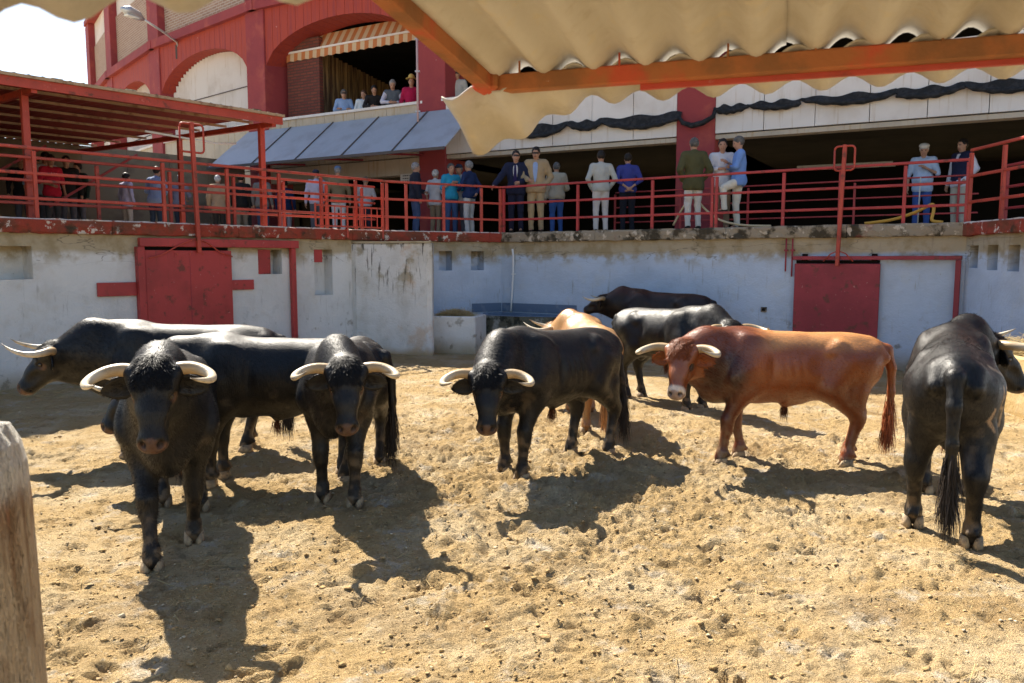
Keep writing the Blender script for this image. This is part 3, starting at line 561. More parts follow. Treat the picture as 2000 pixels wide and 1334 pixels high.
for i in range(len(PC)-1):
    d, n = fax(i); a = Vector((PC[i].x,PC[i].y,0)); b = Vector((PC[i+1].x,PC[i+1].y,0)); L = (b-a).length; e = .43
    def pt(u, z, o=0.0): return a+d*u+n*o+UP*z-bo_
    def slab(name, u0, u1, z0, z1, o0, o1, m, parent=br, bevel=0):
        c = a+d*(u0+u1)/2+n*(o0+o1)/2+UP*(z0+z1)/2; return bb(name, c, (u1-u0, o1-o0, z1-z0), (d, n, UP), m, parent, bevel)
    # cornice band
    slab('cornice', -.15, L+.15, ZC, ZC+.28, -.05, .22, m_bred)
    # upper storey infill: brick panel below, white panels above, between the columns
    if i >= 4:
        me = MB().box(a+d*L/2-n*.25+UP*(ZC+.28+1.05)-bo_, (L-2*e, .2, 2.1), (d,n,UP)).mesh('brick_panel'); quad_uv(me, a-bo_, d); newobj('brick_panel', me, br, m_brick)
        zz0 = ZC+2.382
    else: zz0 = ZC+.282
    k = max(1, int(L/1.2))
    for j in range(k): slab('white_panel', e+(L-2*e)*j/k+.008, e+(L-2*e)*(j+1)/k-.008, zz0, TOP, -.3, -.2, m_white)
    # arch ring over the bay (segmental) with boarded face
    zs, zr = 7.35, (1.25 if i in (3,4) else 1.2); N_ = 18; mb = MB(); f = []; 
    for j in range(N_+1):
        t = j/N_; u = e+(L-2*e)*t; z = zs+zr*math.sqrt(max(0, 1-(2*t-1)**2*.96)); f.append((u, z))
    for j in range(N_):
        (u0, z0), (u1, z1) = f[j], f[j+1]; g_ = .006
        mb2 = MB(); mb2.add([pt(u0+g_,z0,.06+.0), pt(u1-g_,z1,.06), pt(u1-g_,ZC,.06), pt(u0+g_,ZC,.06), pt(u0+g_,z0,-.85), pt(u1-g_,z1,-.85), pt(u1-g_,ZC,-.85), pt(u0+g_,ZC,-.85)], [(0,1,2,3),(7,6,5,4),(0,4,5,1),(2,6,7,3),(0,3,7,4),(1,5,6,2)]); mb2.build('arch_board', m_arch, br)
    # upper gallery: parapet, floor, ceiling, rear wall
    k = max(2, int(L/1.1))
    for j in range(k):
        if i < 3: slab('parapet_panel', e+(L-2*e)*j/k+.007, e+(L-2*e)*(j+1)/k-.007, ZB, ZU, -.10, .05+.012*(j % 2), m_white)
        else: slab('parapet_panel', e+(L-2*e)*j/k+.007, e+(L-2*e)*(j+1)/k-.007, ZB, ZU, -.12, .02, m_beam)
    slab('parapet_cap', .3, L-.3, ZU+.002, ZU+.07, -.16, .08, m_white)
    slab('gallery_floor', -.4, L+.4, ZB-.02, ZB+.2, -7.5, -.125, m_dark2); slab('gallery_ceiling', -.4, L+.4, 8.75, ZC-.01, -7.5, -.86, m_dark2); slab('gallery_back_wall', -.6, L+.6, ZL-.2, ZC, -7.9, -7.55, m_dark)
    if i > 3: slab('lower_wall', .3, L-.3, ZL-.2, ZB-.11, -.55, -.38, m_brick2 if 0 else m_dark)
    slab('roof_slab', -.3, L+.3, TOP+.003, TOP+.2, -7.9, .15, m_bred)
    # lower gallery opening: beam
    if i >= 3: slab('gallery_beam', .2, L-.2, 4.12, ZB-.025, -.35, -.0, m_beam)
    else: slab('gallery_beam', .2, L-.2, ZB-.12, ZB-.025, -.30, .02, m_beam)
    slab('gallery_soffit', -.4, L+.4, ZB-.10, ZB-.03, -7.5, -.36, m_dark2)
    if i in (4,5,6):                                   # corrugated infill of the closed arches
        kk = int((L-2*e)/.19)
        for j in range(kk):
            t = (j+.5)/kk; u = e+(L-2*e)*t; z = zs+zr*math.sqrt(max(0, 1-(2*t-1)**2*.96))-.02
            u0, u1 = e+(L-2*e)*j/kk, e+(L-2*e)*(j+1)/kk; mbx = MB(); mbx.add([pt(u0,ZU,-.46), pt((u0+u1)/2,ZU,-.35), pt(u1,ZU,-.46), pt(u0,z,-.46), pt((u0+u1)/2,z,-.35), pt(u1,z,-.46)], [(0,1,4,3),(1,2,5,4)]); mbx.build('infill_sheet', m_white, br)
        for z in (6.55, 7.25): slab('fixing_strip', e, L-e, z, z+.03, -.36, -.345, m_seam)
    if i == 3:
        me = MB().box(a+d*(L-1.35)+n*-.6+UP*6.9-bo_, (1.3, .15, 2.9), (d,n,UP)).mesh('side_brick'); quad_uv(me, a-bo_, d); newobj('side_brick', me, br, m_brick2)
        cm = MB(); pts = []
        for j in range(101): t = j/100; pts.append(Vector((-5.75+1.5*t+.09*math.sin(j*1.15), 24.6+5.6*t+.03*math.cos(j*1.15), 0))-bo_)
        cm.add([p+UP*(ZU-.6) for p in pts]+[p+UP*8.08 for p in pts], [(j,j+1,j+102,j+101) for j in range(100)]); slab('inner_ceiling', -.2, L+.2, 8.1, 8.2, -7.5, -.9, m_dark2); cm.build('curtain', m_curt, br, True)
    # far side of the lower gallery stays a dark room: rear railing shadow wall and inner partition
slab_end = fax(0)
# striped valance awning hanging under the open arch
d, n = fax(3); a = Vector((PC[3].x,PC[3].y,0)); L = (PC[4]-PC[3]).length
m_st1 = mat('stripe_orange', (.46,.17,.06), rough=.85); m_st2 = mat('stripe_cream', (.55,.42,.27), rough=.85)
v = empty('striped_awning', a+d*L/2+n*.1+UP*7.9, 'orange and cream striped awning rolled under the open arch', 'awning'); vo = Vector(v.location)
for j in range(34):
    u0 = .6+(L-1.3)*j/34; u1 = .6+(L-1.3)*(j+1)/34; z = lambda u: 7.70+.62*math.sqrt(max(0,1-((u-L/2)/(L/2))**2))
    z0, z1 = 7.98, 7.98; t0, t1 = max(z0+.02, z(u0)+.1), max(z1+.02, z(u1)+.1)
    mb = MB(); P = lambda u, zz, o: a+d*u+n*o+UP*zz-vo
    mb.add([P(u0,7.74+.03*(j%2),-.50), P(u1,7.74+.03*((j+1)%2),-.50), P(u1,8.0,-.52), P(u0,8.0,-.52), P(u0,8.5,-.84), P(u1,8.5,-.84)], [(0,1,2,3),(3,2,5,4)]); mb.build('stripe', m_st1 if j % 2 else m_st2, v)
MB().bar(a+d*.55-n*.51+UP*8.01-vo, a+d*(L-.6)-n*.51+UP*8.01-vo, .05).build('front_bar', m_white, v)
# sloped metal awning over the lower gallery
aw = empty('sloped_awning', a+UP*4.5, 'sloping grey metal awning in wide panels below the open gallery', 'awning'); ao = Vector(aw.location)
edges = [(-1.5), (.1), (1.75), (3.4), (5.05), (6.9)]
for u0, u1 in zip(edges, edges[1:]):
    mb = MB(); P = lambda u, zz, o: a+d*u+n*o+UP*zz-ao; g_ = .012
    dd0 = .30*0
    top = [P(u0+g_,5.70,.10), P(u1-g_,5.70,.10)]; bot = [P(u1-g_,4.50,1.62), P(u0+g_,4.50,1.62)]
    mb.extrude(top+bot, (0,0,-.03)); mb.build('awning_panel', m_awn, aw)
for u in edges[1:-1]: MB().bar(a+d*u+n*.11+UP*5.712-ao, a+d*u+n*1.63+UP*4.512-ao, .035, .02).build('joint_strip', m_seam, aw)
MB().bar(a+d*(-1.5)+n*1.63+UP*4.48-ao, a+d*6.9+n*1.63+UP*4.48-ao, .04, .07).build('edge_trim', m_seam, aw)
for u in (0.3, 2.4, 4.6, 6.6): MB().bar(a+d*u+n*.05+UP*4.6-ao, a+d*u+n*1.55+UP*4.47-ao, .05).build('bracket', m_gate2, aw)
# downpipe on the column
pp = empty('downpipe', (PC[3].x-.36,PC[3].y-.40,ZL), 'thin pale downpipe on the left corner of the tall column', 'pipe'); MB().tube([(0,0,2.75),(0,0,5.2)], .028, 8).build('pipe', mat('pipe_pink', (.5,.36,.35), rough=.6), pp, True)
for z in (3.2,4.2,5.0): MB().box((0,.05,z), (.12,.14,.03)).build('clip', m_metal, pp)
# shade netting tied in swags along the beam
for (i, u0, u1, sw, lab) in ((1, .5, 6.6, 4, 'black shade netting rolled in swags along the right gallery beam'), (2, .3, 5.6, 3, 'black shade netting rolled in swags between the two tall columns')):
    d, n = fax(i); a_ = Vector((PC[i].x,PC[i].y,0)); nr = empty('shade_netting', a_+d*(u0+u1)/2+n*.15+UP*4.9, lab, 'netting', 'rolled black shade netting'); no = Vector(nr.location)
    cuts = [0.0]
    while cuts[-1] < 1: cuts.append(min(1.0, cuts[-1]+random.uniform(.16,.36)))
    for s_, (t0, t1) in enumerate(zip(cuts, cuts[1:])):
        pts = []; rr = []; dp = (t1-t0)*random.uniform(.40,.70); z0, z1 = 5.02+random.uniform(-.06,.08)+.05*(i == 1), 5.02+random.uniform(-.06,.08)+.05*(i == 1)
        for j in range(19):
            t = j/18; u = u0+(u1-u0)*(t0+(t1-t0)*t); z = z0+(z1-z0)*t-dp*(4*t*(1-t))**.9; pts.append(a_+d*u+n*(.16+.03*math.sin(9*t+s_))+UP*z-no); rr.append(.03+.022*math.sin(math.pi*t)**.6+.012*math.sin(j*1.7+s_*2))
        MB().tube(pts, rr, 9).build('net_swag', m_net, nr, True)
        top = [a_+d*(u0+(u1-u0)*(t0+(t1-t0)*j/18))+n*(.10+.02*math.sin(j*1.1))+UP*(5.10+.03*math.sin(j*.8+s_)+.05*(i == 1))-no for j in range(19)]
        mb = MB(); mb.add(list(pts)+top, [(j,j+1,j+20,j+19) for j in range(18)]); mb.build('net_sheet', m_net, nr, True)
d, n = fax(2); a_ = Vector((PC[2].x,PC[2].y,0)); nr = empty('shade_netting', a_+n*.7+UP*4.9, 'black shade netting sagging in front of the tall right column', 'netting', 'rolled black shade netting')
pts = [(-d*.46-n*.52+UP*.16), (-d*.42-n*.50+UP*.02), (-d*.2-n*.48-UP*.10), (d*.05-n*.48-UP*.14), (d*.25-n*.50-UP*.06), (d*.36-n*.53+UP*.10)]; MB().tube(pts, [.035,.05,.06,.06,.05,.035], 9).build('net_swag', m_net, nr, True)
# signs with two lines of small print over the gallery
d, n = fax(3); a_ = Vector((PC[3].x,PC[3].y,0))
for u, z, w, lab in ((.75,4.02,.62,'white notice board hanging beside the tall column below the awning'), (3.6,3.98,.6,'white notice board hanging left under the awning')):
    s_ = empty('notice_board', a_+d*u+n*.06+UP*z, lab, 'sign', 'white notice boards under the awning'); so = Vector(s_.location)
    MB().box((0,0,0), (w,.03,.24), (d,n,UP)).build('board', m_sign, s_)
    for r_, zz in enumerate((.07,0,-.07)):
        for j in range(7): MB().box(d*(-w/2+.07+j*.075)+n*.018+UP*zz, (.05+.015*((j*7+r_*3) % 3-1), .004, .028), (d,n,UP)).build('print_line', m_ink, s_)
# street lamp on the cornice
lp = empty('street_lamp', (-11.3,27.7,9.0), 'grey street lamp on a long bent arm fixed to the cornice', 'lamp'); MB().tube([(0,0.3,-.1),(0,.1,.15),(-.2,-.6,.32),(-.5,-1.3,.50)], .035, 8).build('arm', m_metal, lp, True)
hd = MB(); pts = [(-.48,-1.25,.49),(-.56,-1.45,.54),(-.72,-1.78,.60),(-.82,-2.0,.60)]; hd.tube(pts, [.05,.15,.17,.06], 10); hd.build('lamp_head', m_metal, lp, True); MB().box((-.66,-1.68,.45), (.45,.2,.06), (Vector((.43,.90,0)).normalized(), Vector((-.90,.43,0)).normalized(), UP)).build('lens', m_lens, lp, bevel=.02); MB().box((0,.35,-.15), (.2,.3,.45)).build('wall_box', m_seam, lp)
# fluorescent tubes and speaker in the dark gallery
for x, y, lab in ((7.6,18.6,'pale tube light hanging in the dark gallery behind the right lever'),): 
    f_ = empty('tube_light', (x,y,3.95), lab, 'lamp'); MB().tube([(-.95,.5,0),(.95,-.5,0)], .03, 8).build('tube', m_white, f_, True); MB().bar((-.9,.475,.06),(.9,-.475,.06), .06, .05).build('housing', m_beam, f_)
# ------------------------------------------------------------------ left shed on the walkway
sh = empty('open_shed', (-5.5,14.2,ZL), 'open red steel shed with flat roof over the left walkway', 'shed'); so = Vector(sh.location)
bk = -nA; c0 = at_wall(WA0,dA,nA,8.5,0,-1.0); dv = Vector((dA.x,dA.y,0)); bv = Vector((bk.x,bk.y,0))
def S(u, v_, z): return c0-dv*u+bv*v_+UP*z-so            # u leftwards from the right corner, v backwards
LEN, DEP = 9.5, 9.0
for u in np.arange(0, LEN, .95): 
    mb = MB(); k = 10; w = []
    for j in range(k+1): w.append((u+.95*j/k, .016*math.cos(j*math.pi)))
    mb.add([S(x,-.35,4.54+q) for x, q in w]+[S(x,DEP,4.84+q) for x, q in w], [(j,j+1,j+k+2,j+k+1) for j in range(k)]); mb.build('roof_sheet', m_roofred, sh)
    mb = MB(); mb.add([S(x,-.36,4.557+q) for x, q in w]+[S(x,DEP,4.857+q) for x, q in w], [(j,j+1,j+k+2,j+k+1) for j in range(k)]); mb.build('roof_sheet_top', m_fibre, sh)
MB().bar(S(-.1,-.33,4.445), S(LEN,-.33,4.445), .06, .15).build('fascia', m_rail, sh); MB().bar(S(-.12,-.36,4.53), S(LEN,-.36,4.53), .09, .045).build('edge_strip', m_shed_t, sh)
for v_ in (.6,1.6,2.7,3.9,5.2,6.6,8.0): MB().bar(S(-.05,v_,4.485+.033*v_), S(LEN,v_,4.485+.033*v_), .028, .045).build('purlin', m_shed_t, sh)
for u in (0.05, 4.1, 8.3):
    MB().bar(S(u,.15,-ZL*0+ZL-.02), S(u,.15,4.4), .10, .10, up=tuple(dv)).build('post', m_rail, sh, bevel=.006); MB().bar(S(u,-.3,4.37), S(u,DEP,4.67), .08, .10).build('rafter', m_rail, sh)
    MB().bar(S(u,3.4,ZL-.02), S(u,3.4,4.45), .09, .09, up=tuple(dv)).build('post', m_rail, sh)
MB().bar(S(.05,5.5,4.3), S(2.0,5.5,3.0), .05).build('brace', m_gate2, sh); MB().bar(S(4.0,5.5,3.0), S(2.0,5.5,4.3), .05).build('brace', m_gate2, sh)
for j in range(-4, 8): MB().box(S(.6+j*1.18,DEP-.1,3.58), (1.17,.06,2.5), (dv,bv,UP)).build('back_panel', m_shed_w, sh)
MB().box(S(LEN-.05,DEP/2,3.5), (.06,DEP,2.2), (dv,bv,UP)).build('added_end_panel', m_shed_w, sh)  # unseen end wall, added to keep the shed interior dark
for u, v_ in ((1.2,.0),(2.6,-.1),(3.7,-.05),(5.0,-.1),(6.4,0.0),(7.3,-.1),(.3,-.1)): MB().box(S(u,v_,4.60), (.16,.12,.05), (dv,bv,UP)).build('roof_weight', m_coping2, sh)
MB().tube([S(.5,.3,4.02), S(.9,.3,3.98), S(2.2,.3,4.05)], .02, 6).build('cable', m_pvc, sh, True)
# added far end wall and ceiling light of the shed
f_ = empty('tube_light', c0-dv*6.6+bv*1.9+UP*4.1, 'pale tube light under the red shed roof at far left', 'lamp'); MB().bar((-.6*dv.x,-.6*dv.y,0),(.6*dv.x,.6*dv.y,0), .09, .05).build('housing', m_white, f_)
# ------------------------------------------------------------------ near roof and post
def corrugated(name, rows, m, parent, pitch=.17, amp=.024, thick=.007, o=Vector((0,0,0)), u0=0.0):
    """sheet through rows of points (rows run across the corrugations); wave added along the sheet normal"""
    rows = [[Vector(p) for p in r] for r in rows]; R_, C_ = len(rows), len(rows[0]); top = []; bot = []
    for r in range(R_):
        for c in range(C_):
            du = rows[r][min(c+1,C_-1)]-rows[r][max(c-1,0)]; dv_ = rows[min(r+1,R_-1)][c]-rows[max(r-1,0)][c]; nn = du.cross(dv_).normalized()
            if nn.z < 0: nn = -nn
            s_ = u0+sum((rows[0][k+1]-rows[0][k]).length for k in range(c)); p = rows[r][c]+nn*(amp*math.cos(2*math.pi*s_/pitch)); top.append(p-o); bot.append(p-nn*thick-o)
    n_ = R_*C_; F_ = [(r*C_+c, r*C_+c+1, (r+1)*C_+c+1, (r+1)*C_+c) for r in range(R_-1) for c in range(C_-1)]
    mb = MB(); mb.add(top+bot, F_+[tuple(reversed([i+n_ for i in f])) for f in F_])
    bd = [c for c in range(C_)]+[r*C_+C_-1 for r in range(1,R_)]+[(R_-1)*C_+c for c in range(C_-2,-1,-1)]+[r*C_ for r in range(R_-2,0,-1)]
    for i in range(len(bd)): a1, b1 = bd[i], bd[(i+1) % len(bd)]; mb.f.append((a1, b1, b1+n_, a1+n_))
    return mb.build(name, m, parent, True)
E1, E2 = Vector((-.06,2.83,2.45)), Vector((2.6,1.93,2.45)); ed = (E2-E1).normalized(); en_ = Vector((ed.y,-ed.x,0)); en_ = en_ if en_.y < 0 else -en_     # en_ points towards the camera
nr = empty('near_roof', E1, 'corrugated fibre cement roof on rusty orange beams overhead in front', 'roof'); no = Vector(nr.location)
def lin(a, b, k): return [a.lerp(b, j/(k-1)) for j in range(k)]
slope = .10
back = lambda p, L: p+en_*L+UP*(slope*L)
A_, B_ = E1-ed*.07+UP*.065, E2+UP*.065
Ltot = (B_-A_).length
for q in range(3):                                     # three lapped sheets held by hook bolts
    w0, w1 = q*.935, min(Ltot, q*.935+1.02); a0, b0 = A_+ed*w0+UP*(-.012+.009*q), A_+ed*w1+UP*(-.012+.009*q)
    corrugated('roof_sheet', [lin(back(a0,L_), back(b0,L_), 72) for L_ in (3.6,2.4,1.2,.4,0.0,-.06)], m_fibre, nr, o=no, amp=.029, u0=w0)
    for uu in (.17, .51, .85): c_ = A_+ed*(w0+uu)-UP*.03-no+en_*.03; MB().tube([c_-UP*.012, c_+UP*.03], .0035, 6).build('hook_bolt', m_rust, nr)
MB().bar(E1-no-ed*.03, E2-no, .05, .058).build('eave_beam', m_rust, nr, bevel=.004)
MB().bar(E1+ed*.5-UP*.03-en_*.03-no, E2-UP*.03-en_*.03-no, .02, .03).build('angle_lip', m_rail, nr)
MB().bar(E1-no-ed*.02, back(E1,3.4)-no-ed*.02, .05, .058).build('side_rafter', m_rust, nr, bevel=.004)
MB().box(E1-no-ed*.02+UP*.02, (.09,.11,.09), (ed,en_,UP)).build('corner_plate', m_rust, nr, bevel=.01)
# loose overhanging sheet, sagging at its free corner
W_ = 140; r0, r1, r2 = [], [], []
for j in range(W_):
    t = j/(W_-1); p = (E1-ed*.19).lerp(E2, t)+UP*.03; q = min(1, t*2.99/.52); sag = 1-q*q*(3-2*q); out = .25+.03*sag
    r0.append(p+en_*.02-UP*.055*sag); r2.append(p-en_*out-UP*(.045+.165*sag)); r1.append(p-en_*out*.5-UP*(.02+.10*sag))
corrugated('overhang_sheet', [r0, r1, r2], m_fibre, nr, o=no, amp=.022, pitch=.175, u0=.05)
nr2 = empty('near_roof', (-1.0,1.0,2.2), 'out-of-focus roof sheet edge in the top left corner', 'roof')
corrugated('roof_sheet', [lin(Vector((-1.6,1.05-L_,2.09+.12*L_)), Vector((-.1,1.05-L_,2.205+.12*L_)), 70) for L_ in (0,.4,1.2)], m_fibre, nr2, o=Vector(nr2.location), amp=.015, pitch=.14)
MB().bar(Vector((-1.6,.85,2.15))-Vector(nr2.location), Vector((-.1,.85,2.265))-Vector(nr2.location), .04).build('purlin', m_rust, nr2)
po = empty('fence_post', (-1.29,1.75,0), 'weathered whitewashed timber post in the near left corner', 'post'); mb = MB(); k = 28
zz = [-.05,.2,.4,.6,.8,1.0,1.15,1.28,1.38,1.43,1.465,1.485,1.49]; k = 72; grain = [1+.018*math.sin(j*2.7)+.022*rng.random()-(.05 if j % 17 == 3 else 0) for j in range(72)]; rr = [.198,.196,.194,.191,.188,.184,.180,.176,.170,.160,.140,.095,.03]
ringv = [[(math.cos(2*math.pi*j/k)*r*grain[j]*(1+.02*math.sin(j*.35+z*3)), math.sin(2*math.pi*j/k)*r*grain[j]*(1+.02*math.sin(j*.35+z*3)), z+(rng.normal(0,.006) if z > 1.4 else 0)) for j in range(k)] for z, r in zip(zz, rr)]
for i in range(len(zz)-1): mb.add(ringv[i]+ringv[i+1], [(j,(j+1)%k,(j+1)%k+k,j+k) for j in range(k)])
mb.add(ringv[-1], [tuple(range(k))]); mb.build('timber', m_post, po, True)
# ------------------------------------------------------------------ bulls
m_coat = mat('coat_hair', (0,0,0), attr='coat', coord='obj', rough=.43, spec=.36, sheen=0.0,
             bump=[(130, (1,1,.25), .0035), (24, (1,1,.7), .002)], rough2=(9, .36, .54))
m_coat_r = mat('coat_hair_glossy', (0,0,0), attr='coat', coord='obj', rough=.35, spec=.75, bump=[(130, (1,1,.25), .0035), (24, (1,1,.7), .002)], rough2=(9, .28, .42))
m_strand = mat('hair_strand', (0,0,0), attr='coat', coord='obj', rough=.55, spec=.22)
m_horn = mat('horn_keratin', (0,0,0), attr='coat', coord='obj', rough=.38, spec=.45, bump=(60, (1,1,1), .002),
             layers=[dict(col=(.26,.16,.07), scale=14, lo=.50, hi=.72, fac=.7), dict(col=(.10,.07,.04), scale=45, lo=.62, hi=.74, fac=.6)])
m_hoof = mat('hoof_horn', (.26,.19,.12), [dict(col=(.42,.31,.18), scale=18, lo=.42, hi=.62), dict(col=(.08,.06,.05), scale=30, lo=.58, hi=.7)], coord='obj', rough=.7, bump=(50,(1,1,1),.004))
m_eye = mat('eye_dark', (.012,.008,.006), rough=.12, spec=.6)
m_brand = mat('brand_scar', (.50,.33,.18), rough=.7)

def bull(label, pos, heading, s=1.0, ny=0, npt=12, hy=0, hp=62, legs=None, coat='black', cell=.014, tail=0.0, horns=1.0, hair=9000, tip=(0,0), lean=0.0, hornpitch=60, belly=0.0, hump=1.0):
    """+x is forward in the bull's own frame; heading in degrees (0 = +X world)"""
    root = empty('bull', (pos[0], pos[1], 0), label, 'bull', 'fighting bulls standing in the yard', RAD(heading), s)
    lg = {'FL': (0,0), 'FR': (0,0), 'HL': (0,0), 'HR': (0,0)}; lg.update(legs or {})
    F = Field((-1.12, -.75, -.02), (1.75, .75, 1.62), cell)
    # trunk
    F.ell((-.50,0,.90), (.37,.205,.285), .08); F.ell((-.02,0,.885-belly*.3), (.66,.252+belly*.5,.298), .09); F.ell((.40,0,.90), (.36,.225,.335), .09)
    F.cone((-.72,0,1.04), (.30,0,1.06), .125, .15, .08); F.ell((-.33,0,1.065), (.22,.17,.095), .06)
    for y in (-1,1):
        F.cone((-.42,y*.15,1.085), (-.315,y*.195,1.03), .062, .042, .045); F.cone((-.76,y*.09,1.05), (-.84,y*.10,.98), .06, .05, .05)           # hook bones
        F.ell((-.235,y*.285,.985), (.085,.062,.12), .06, op='sub')               # flank hollow
        F.ell((.33,y*.17,.92), (.16,.09,.27), .07); F.cone((.42,y*.12,1.12), (.50,y*.185,.82), .09, .11, .07)     # shoulder blade
        F.ell((.175,y*.298,.92), (.03,.055,.22), .05, op='sub'); F.cone((.50,y*.27,1.06), (.62,y*.24,.80), .022, .03, .05, op='sub')
        for q in range(5): F.cone((.09-q*.075,y*.262,1.03), (.05-q*.075,y*.278,.78), .006, .008, .03, op='sub')
        F.cone((-.36,y*.235,.92), (-.42,y*.24,.66), .014, .02, .05, op='sub')
    F.ell((.62,0,.73), (.19,.13,.18), .10)                                   # brisket
    F.cone((-.3,0,.70), (.25,0,.67), .10, .11, .09)
    # neck and head frame
    ny_, np_ = RAD(ny), RAD(npt)
    NB = np.array((.56,0,.97)); nd = np.array((math.cos(ny_)*math.cos(np_), math.sin(ny_)*math.cos(np_), math.sin(np_)))
    O = NB+.53*nd; hy_, hp_ = RAD(hy), RAD(hp)
    fw = np.array((math.cos(hy_), math.sin(hy_), 0)); up = np.array((0,0,1.)); b = np.array((-math.sin(hy_), math.cos(hy_), 0))
    if lean: rl = RAD(lean); b, up = b*math.cos(rl)+up*math.sin(rl), up*math.cos(rl)-b*math.sin(rl)
    a = fw*math.cos(hp_)-up*math.sin(hp_); c = fw*math.sin(hp_)+up*math.cos(hp_)
    HS = .88; H = lambda x, y, z: O+(a*x+b*y+c*z)*HS
    R = np.stack([a, b, c])
    back = H(.10,0,-.11); mid = (NB+back)/2+np.array((.02,0,.02))
    lat = np.array((-nd[1], nd[0], 0)); lat = lat/np.linalg.norm(lat)
    F.cone(NB+np.array((-.04,0,-.03)), mid, .265, .225, .09, sq=(lat,1.32)); F.cone(mid, back, .215, .132, .08, sq=(lat,1.3))
    F.cone(NB+np.array((-.16,0,.08+.06*hump)), NB+nd*.20+np.array((0,0,.145*hump)), .135, .135, .09, sq=(lat,1.3))   # morrillo
    F.cone(NB+nd*.20+np.array((0,0,.14*hump)), H(.02,0,-.09), .13, .085, .08)
    F.cone((.66,0,.70), H(.22,0,-.19), .10, .05, .10, sq=(lat,1.7))                           # dewlap
    # head
    F.ell(H(.075,0,-.045), (.125,.118,.10), .05, R); F.ell(H(.01,0,-.035), (.07,.105,.07), .05, R)
    F.cone(H(.10,0,-.04), H(.30,0,-.040), .112, .086, .05); F.cone(H(.30,0,-.040), H(.46,0,-.046), .084, .072, .04, sq=(b,.95))
    F.ell(H(.485,0,-.052), (.062,.080,.066), .03, R)
    for y in (-1,1):
        F.ell(H(.165,y*.094,-.002), (.048,.032,.034), .03, R)                   # brow
        F.ell(H(.16,y*.070,-.13), (.11,.042,.085), .05, R)                       # cheek
        F.cone(H(.10,y*.10,-.01), H(.05,y*.125,-.01), .05, .045, .03)            # horn base
        F.ell(H(.205,y*.112,-.020), (.030,.020,.020), .015, R, op='sub')          # eye socket
        F.ell(H(.512,y*.050,-.004), (.026,.019,.024), .012, R, op='sub')         # nostril
        F.ell(H(.36,y*.094,-.07), (.08,.020,.045), .04, R, op='sub')
    F.cone(H(.20,0,-.155), H(.44,0,-.10), .062, .045, .05, sq=(b,.85))
    F.cone(H(.47,-.07,-.098), H(.47,.07,-.098), .008, .008, .012, op='sub')
    # legs
    hooves = []
    for key, fx, sg in (('FL',.48,1), ('FR',.48,-1), ('HL',-.56,1), ('HR',-.56,-1)):
        dx, dy = lg[key]; hx, hyy = fx+dx, sg*.135+dy
        if fx > 0:
            el = np.array((.40+dx*.15, sg*.145, .68)); ft = np.array((hx-.005, hyy, .115)); kn = el*.44+ft*.56+np.array((.035,0,0)); kn[2] = .365
            F.cone((.44,sg*.15,.86), el, .130, .105, .07); F.cone(el, kn+np.array((0,0,.05)), .100, .056, .06); F.cone(kn+np.array((0,0,.05)), kn+np.array((0,0,-.03)), .060, .054, .03)
            F.cone(kn, ft+np.array((0,0,.03)), .047, .040, .03); F.ell(ft, (.056,.047,.045), .03)
        else:
            st = np.array((-.36+dx*.25, sg*.15, .72)); hk = np.array((hx-.085, hyy, .43)); ft = np.array((hx-.012, hyy, .115))
            F.cone((-.50,sg*.11,.92), st, .175, .120, .08); F.cone((-.66,sg*.09,.93), (-.60+dx*.4,sg*.125,.68), .14, .098, .08)
            F.cone(st, hk+np.array((.02,0,.04)), .120, .062, .07); F.cone((-.60+dx*.4,sg*.135,.68), hk, .095, .052, .06)
            F.cone(hk+np.array((-.012,0,.02)), hk+np.array((0,0,-.05)), .058, .050, .03); F.cone(hk, ft+np.array((0,0,.03)), .050, .042, .03); F.ell(ft, (.058,.049,.047), .03)
        F.cone(ft, (hx+.012, hyy, .065), .046, .055, .02)
        hooves.append((hx, hyy))
        for q in (-1, 1): F.ell((ft[0]-.055, hyy+q*.022, .10), (.018,.014,.022), .012)
    # underside
    F.cone((-.14,0,.60), (.0,0,.535), .05, .03, .06); F.ell((-.44,0,.64), (.07,.075,.13), .04)
    # tail
    ty = tail
    tp = [np.array(p) for p in ((-.80,0,1.075), (-.895,ty*.1,1.04), (-.945,ty*.3,.88), (-.955,ty*.6,.66), (-.945,ty*.9,.46), (-.93,ty,.34))]
    F.chain(tp, [.055,.050,.040,.032,.028,.020], .03)
    V, Q = F.mesh(); V = relax(V, Q, 2, .45); N = vnormals(V, Q)
    # coat colours in head and body coordinates
    HV = (V-O)@R.T/HS; n1 = vnoise3(V+3, 9, 3); n2 = vnoise3(V+5, 26, 4); n3 = vnoise3(V+1, 3.2, 5)
    ss = lambda x, lo, hi: (lambda t: t*t*(3-2*t))(np.clip((x-lo)/(hi-lo), 0, 1))
    PAL = dict(black=((.004,.0037,.0037),(.008,.0055,.004),(.085,.042,.026),(.014,.010,.008)), grey=((.0058,.0054,.0054),(.012,.008,.006),(.085,.045,.028),(.016,.012,.009)),
               red=((.30,.070,.011),(.030,.007,.0045),(.62,.46,.32),(.33,.12,.04)), cream=((.46,.26,.11),(.16,.05,.016),(.5,.36,.25),(.5,.27,.11)),
               brown=((.010,.0055,.0045),(.02,.009,.005),(.12,.06,.035),(.05,.025,.015)))
    base, alt, nose, legc = [np.array(x) for x in PAL[coat]]
    Cc = np.repeat(base[None], len(V), 0)
    def blend(msk, col): Cc[:] = Cc*(1-msk[:,None])+np.array(col)[None]*msk[:,None]
    isneck = ss(V[:,0], .18, .52)
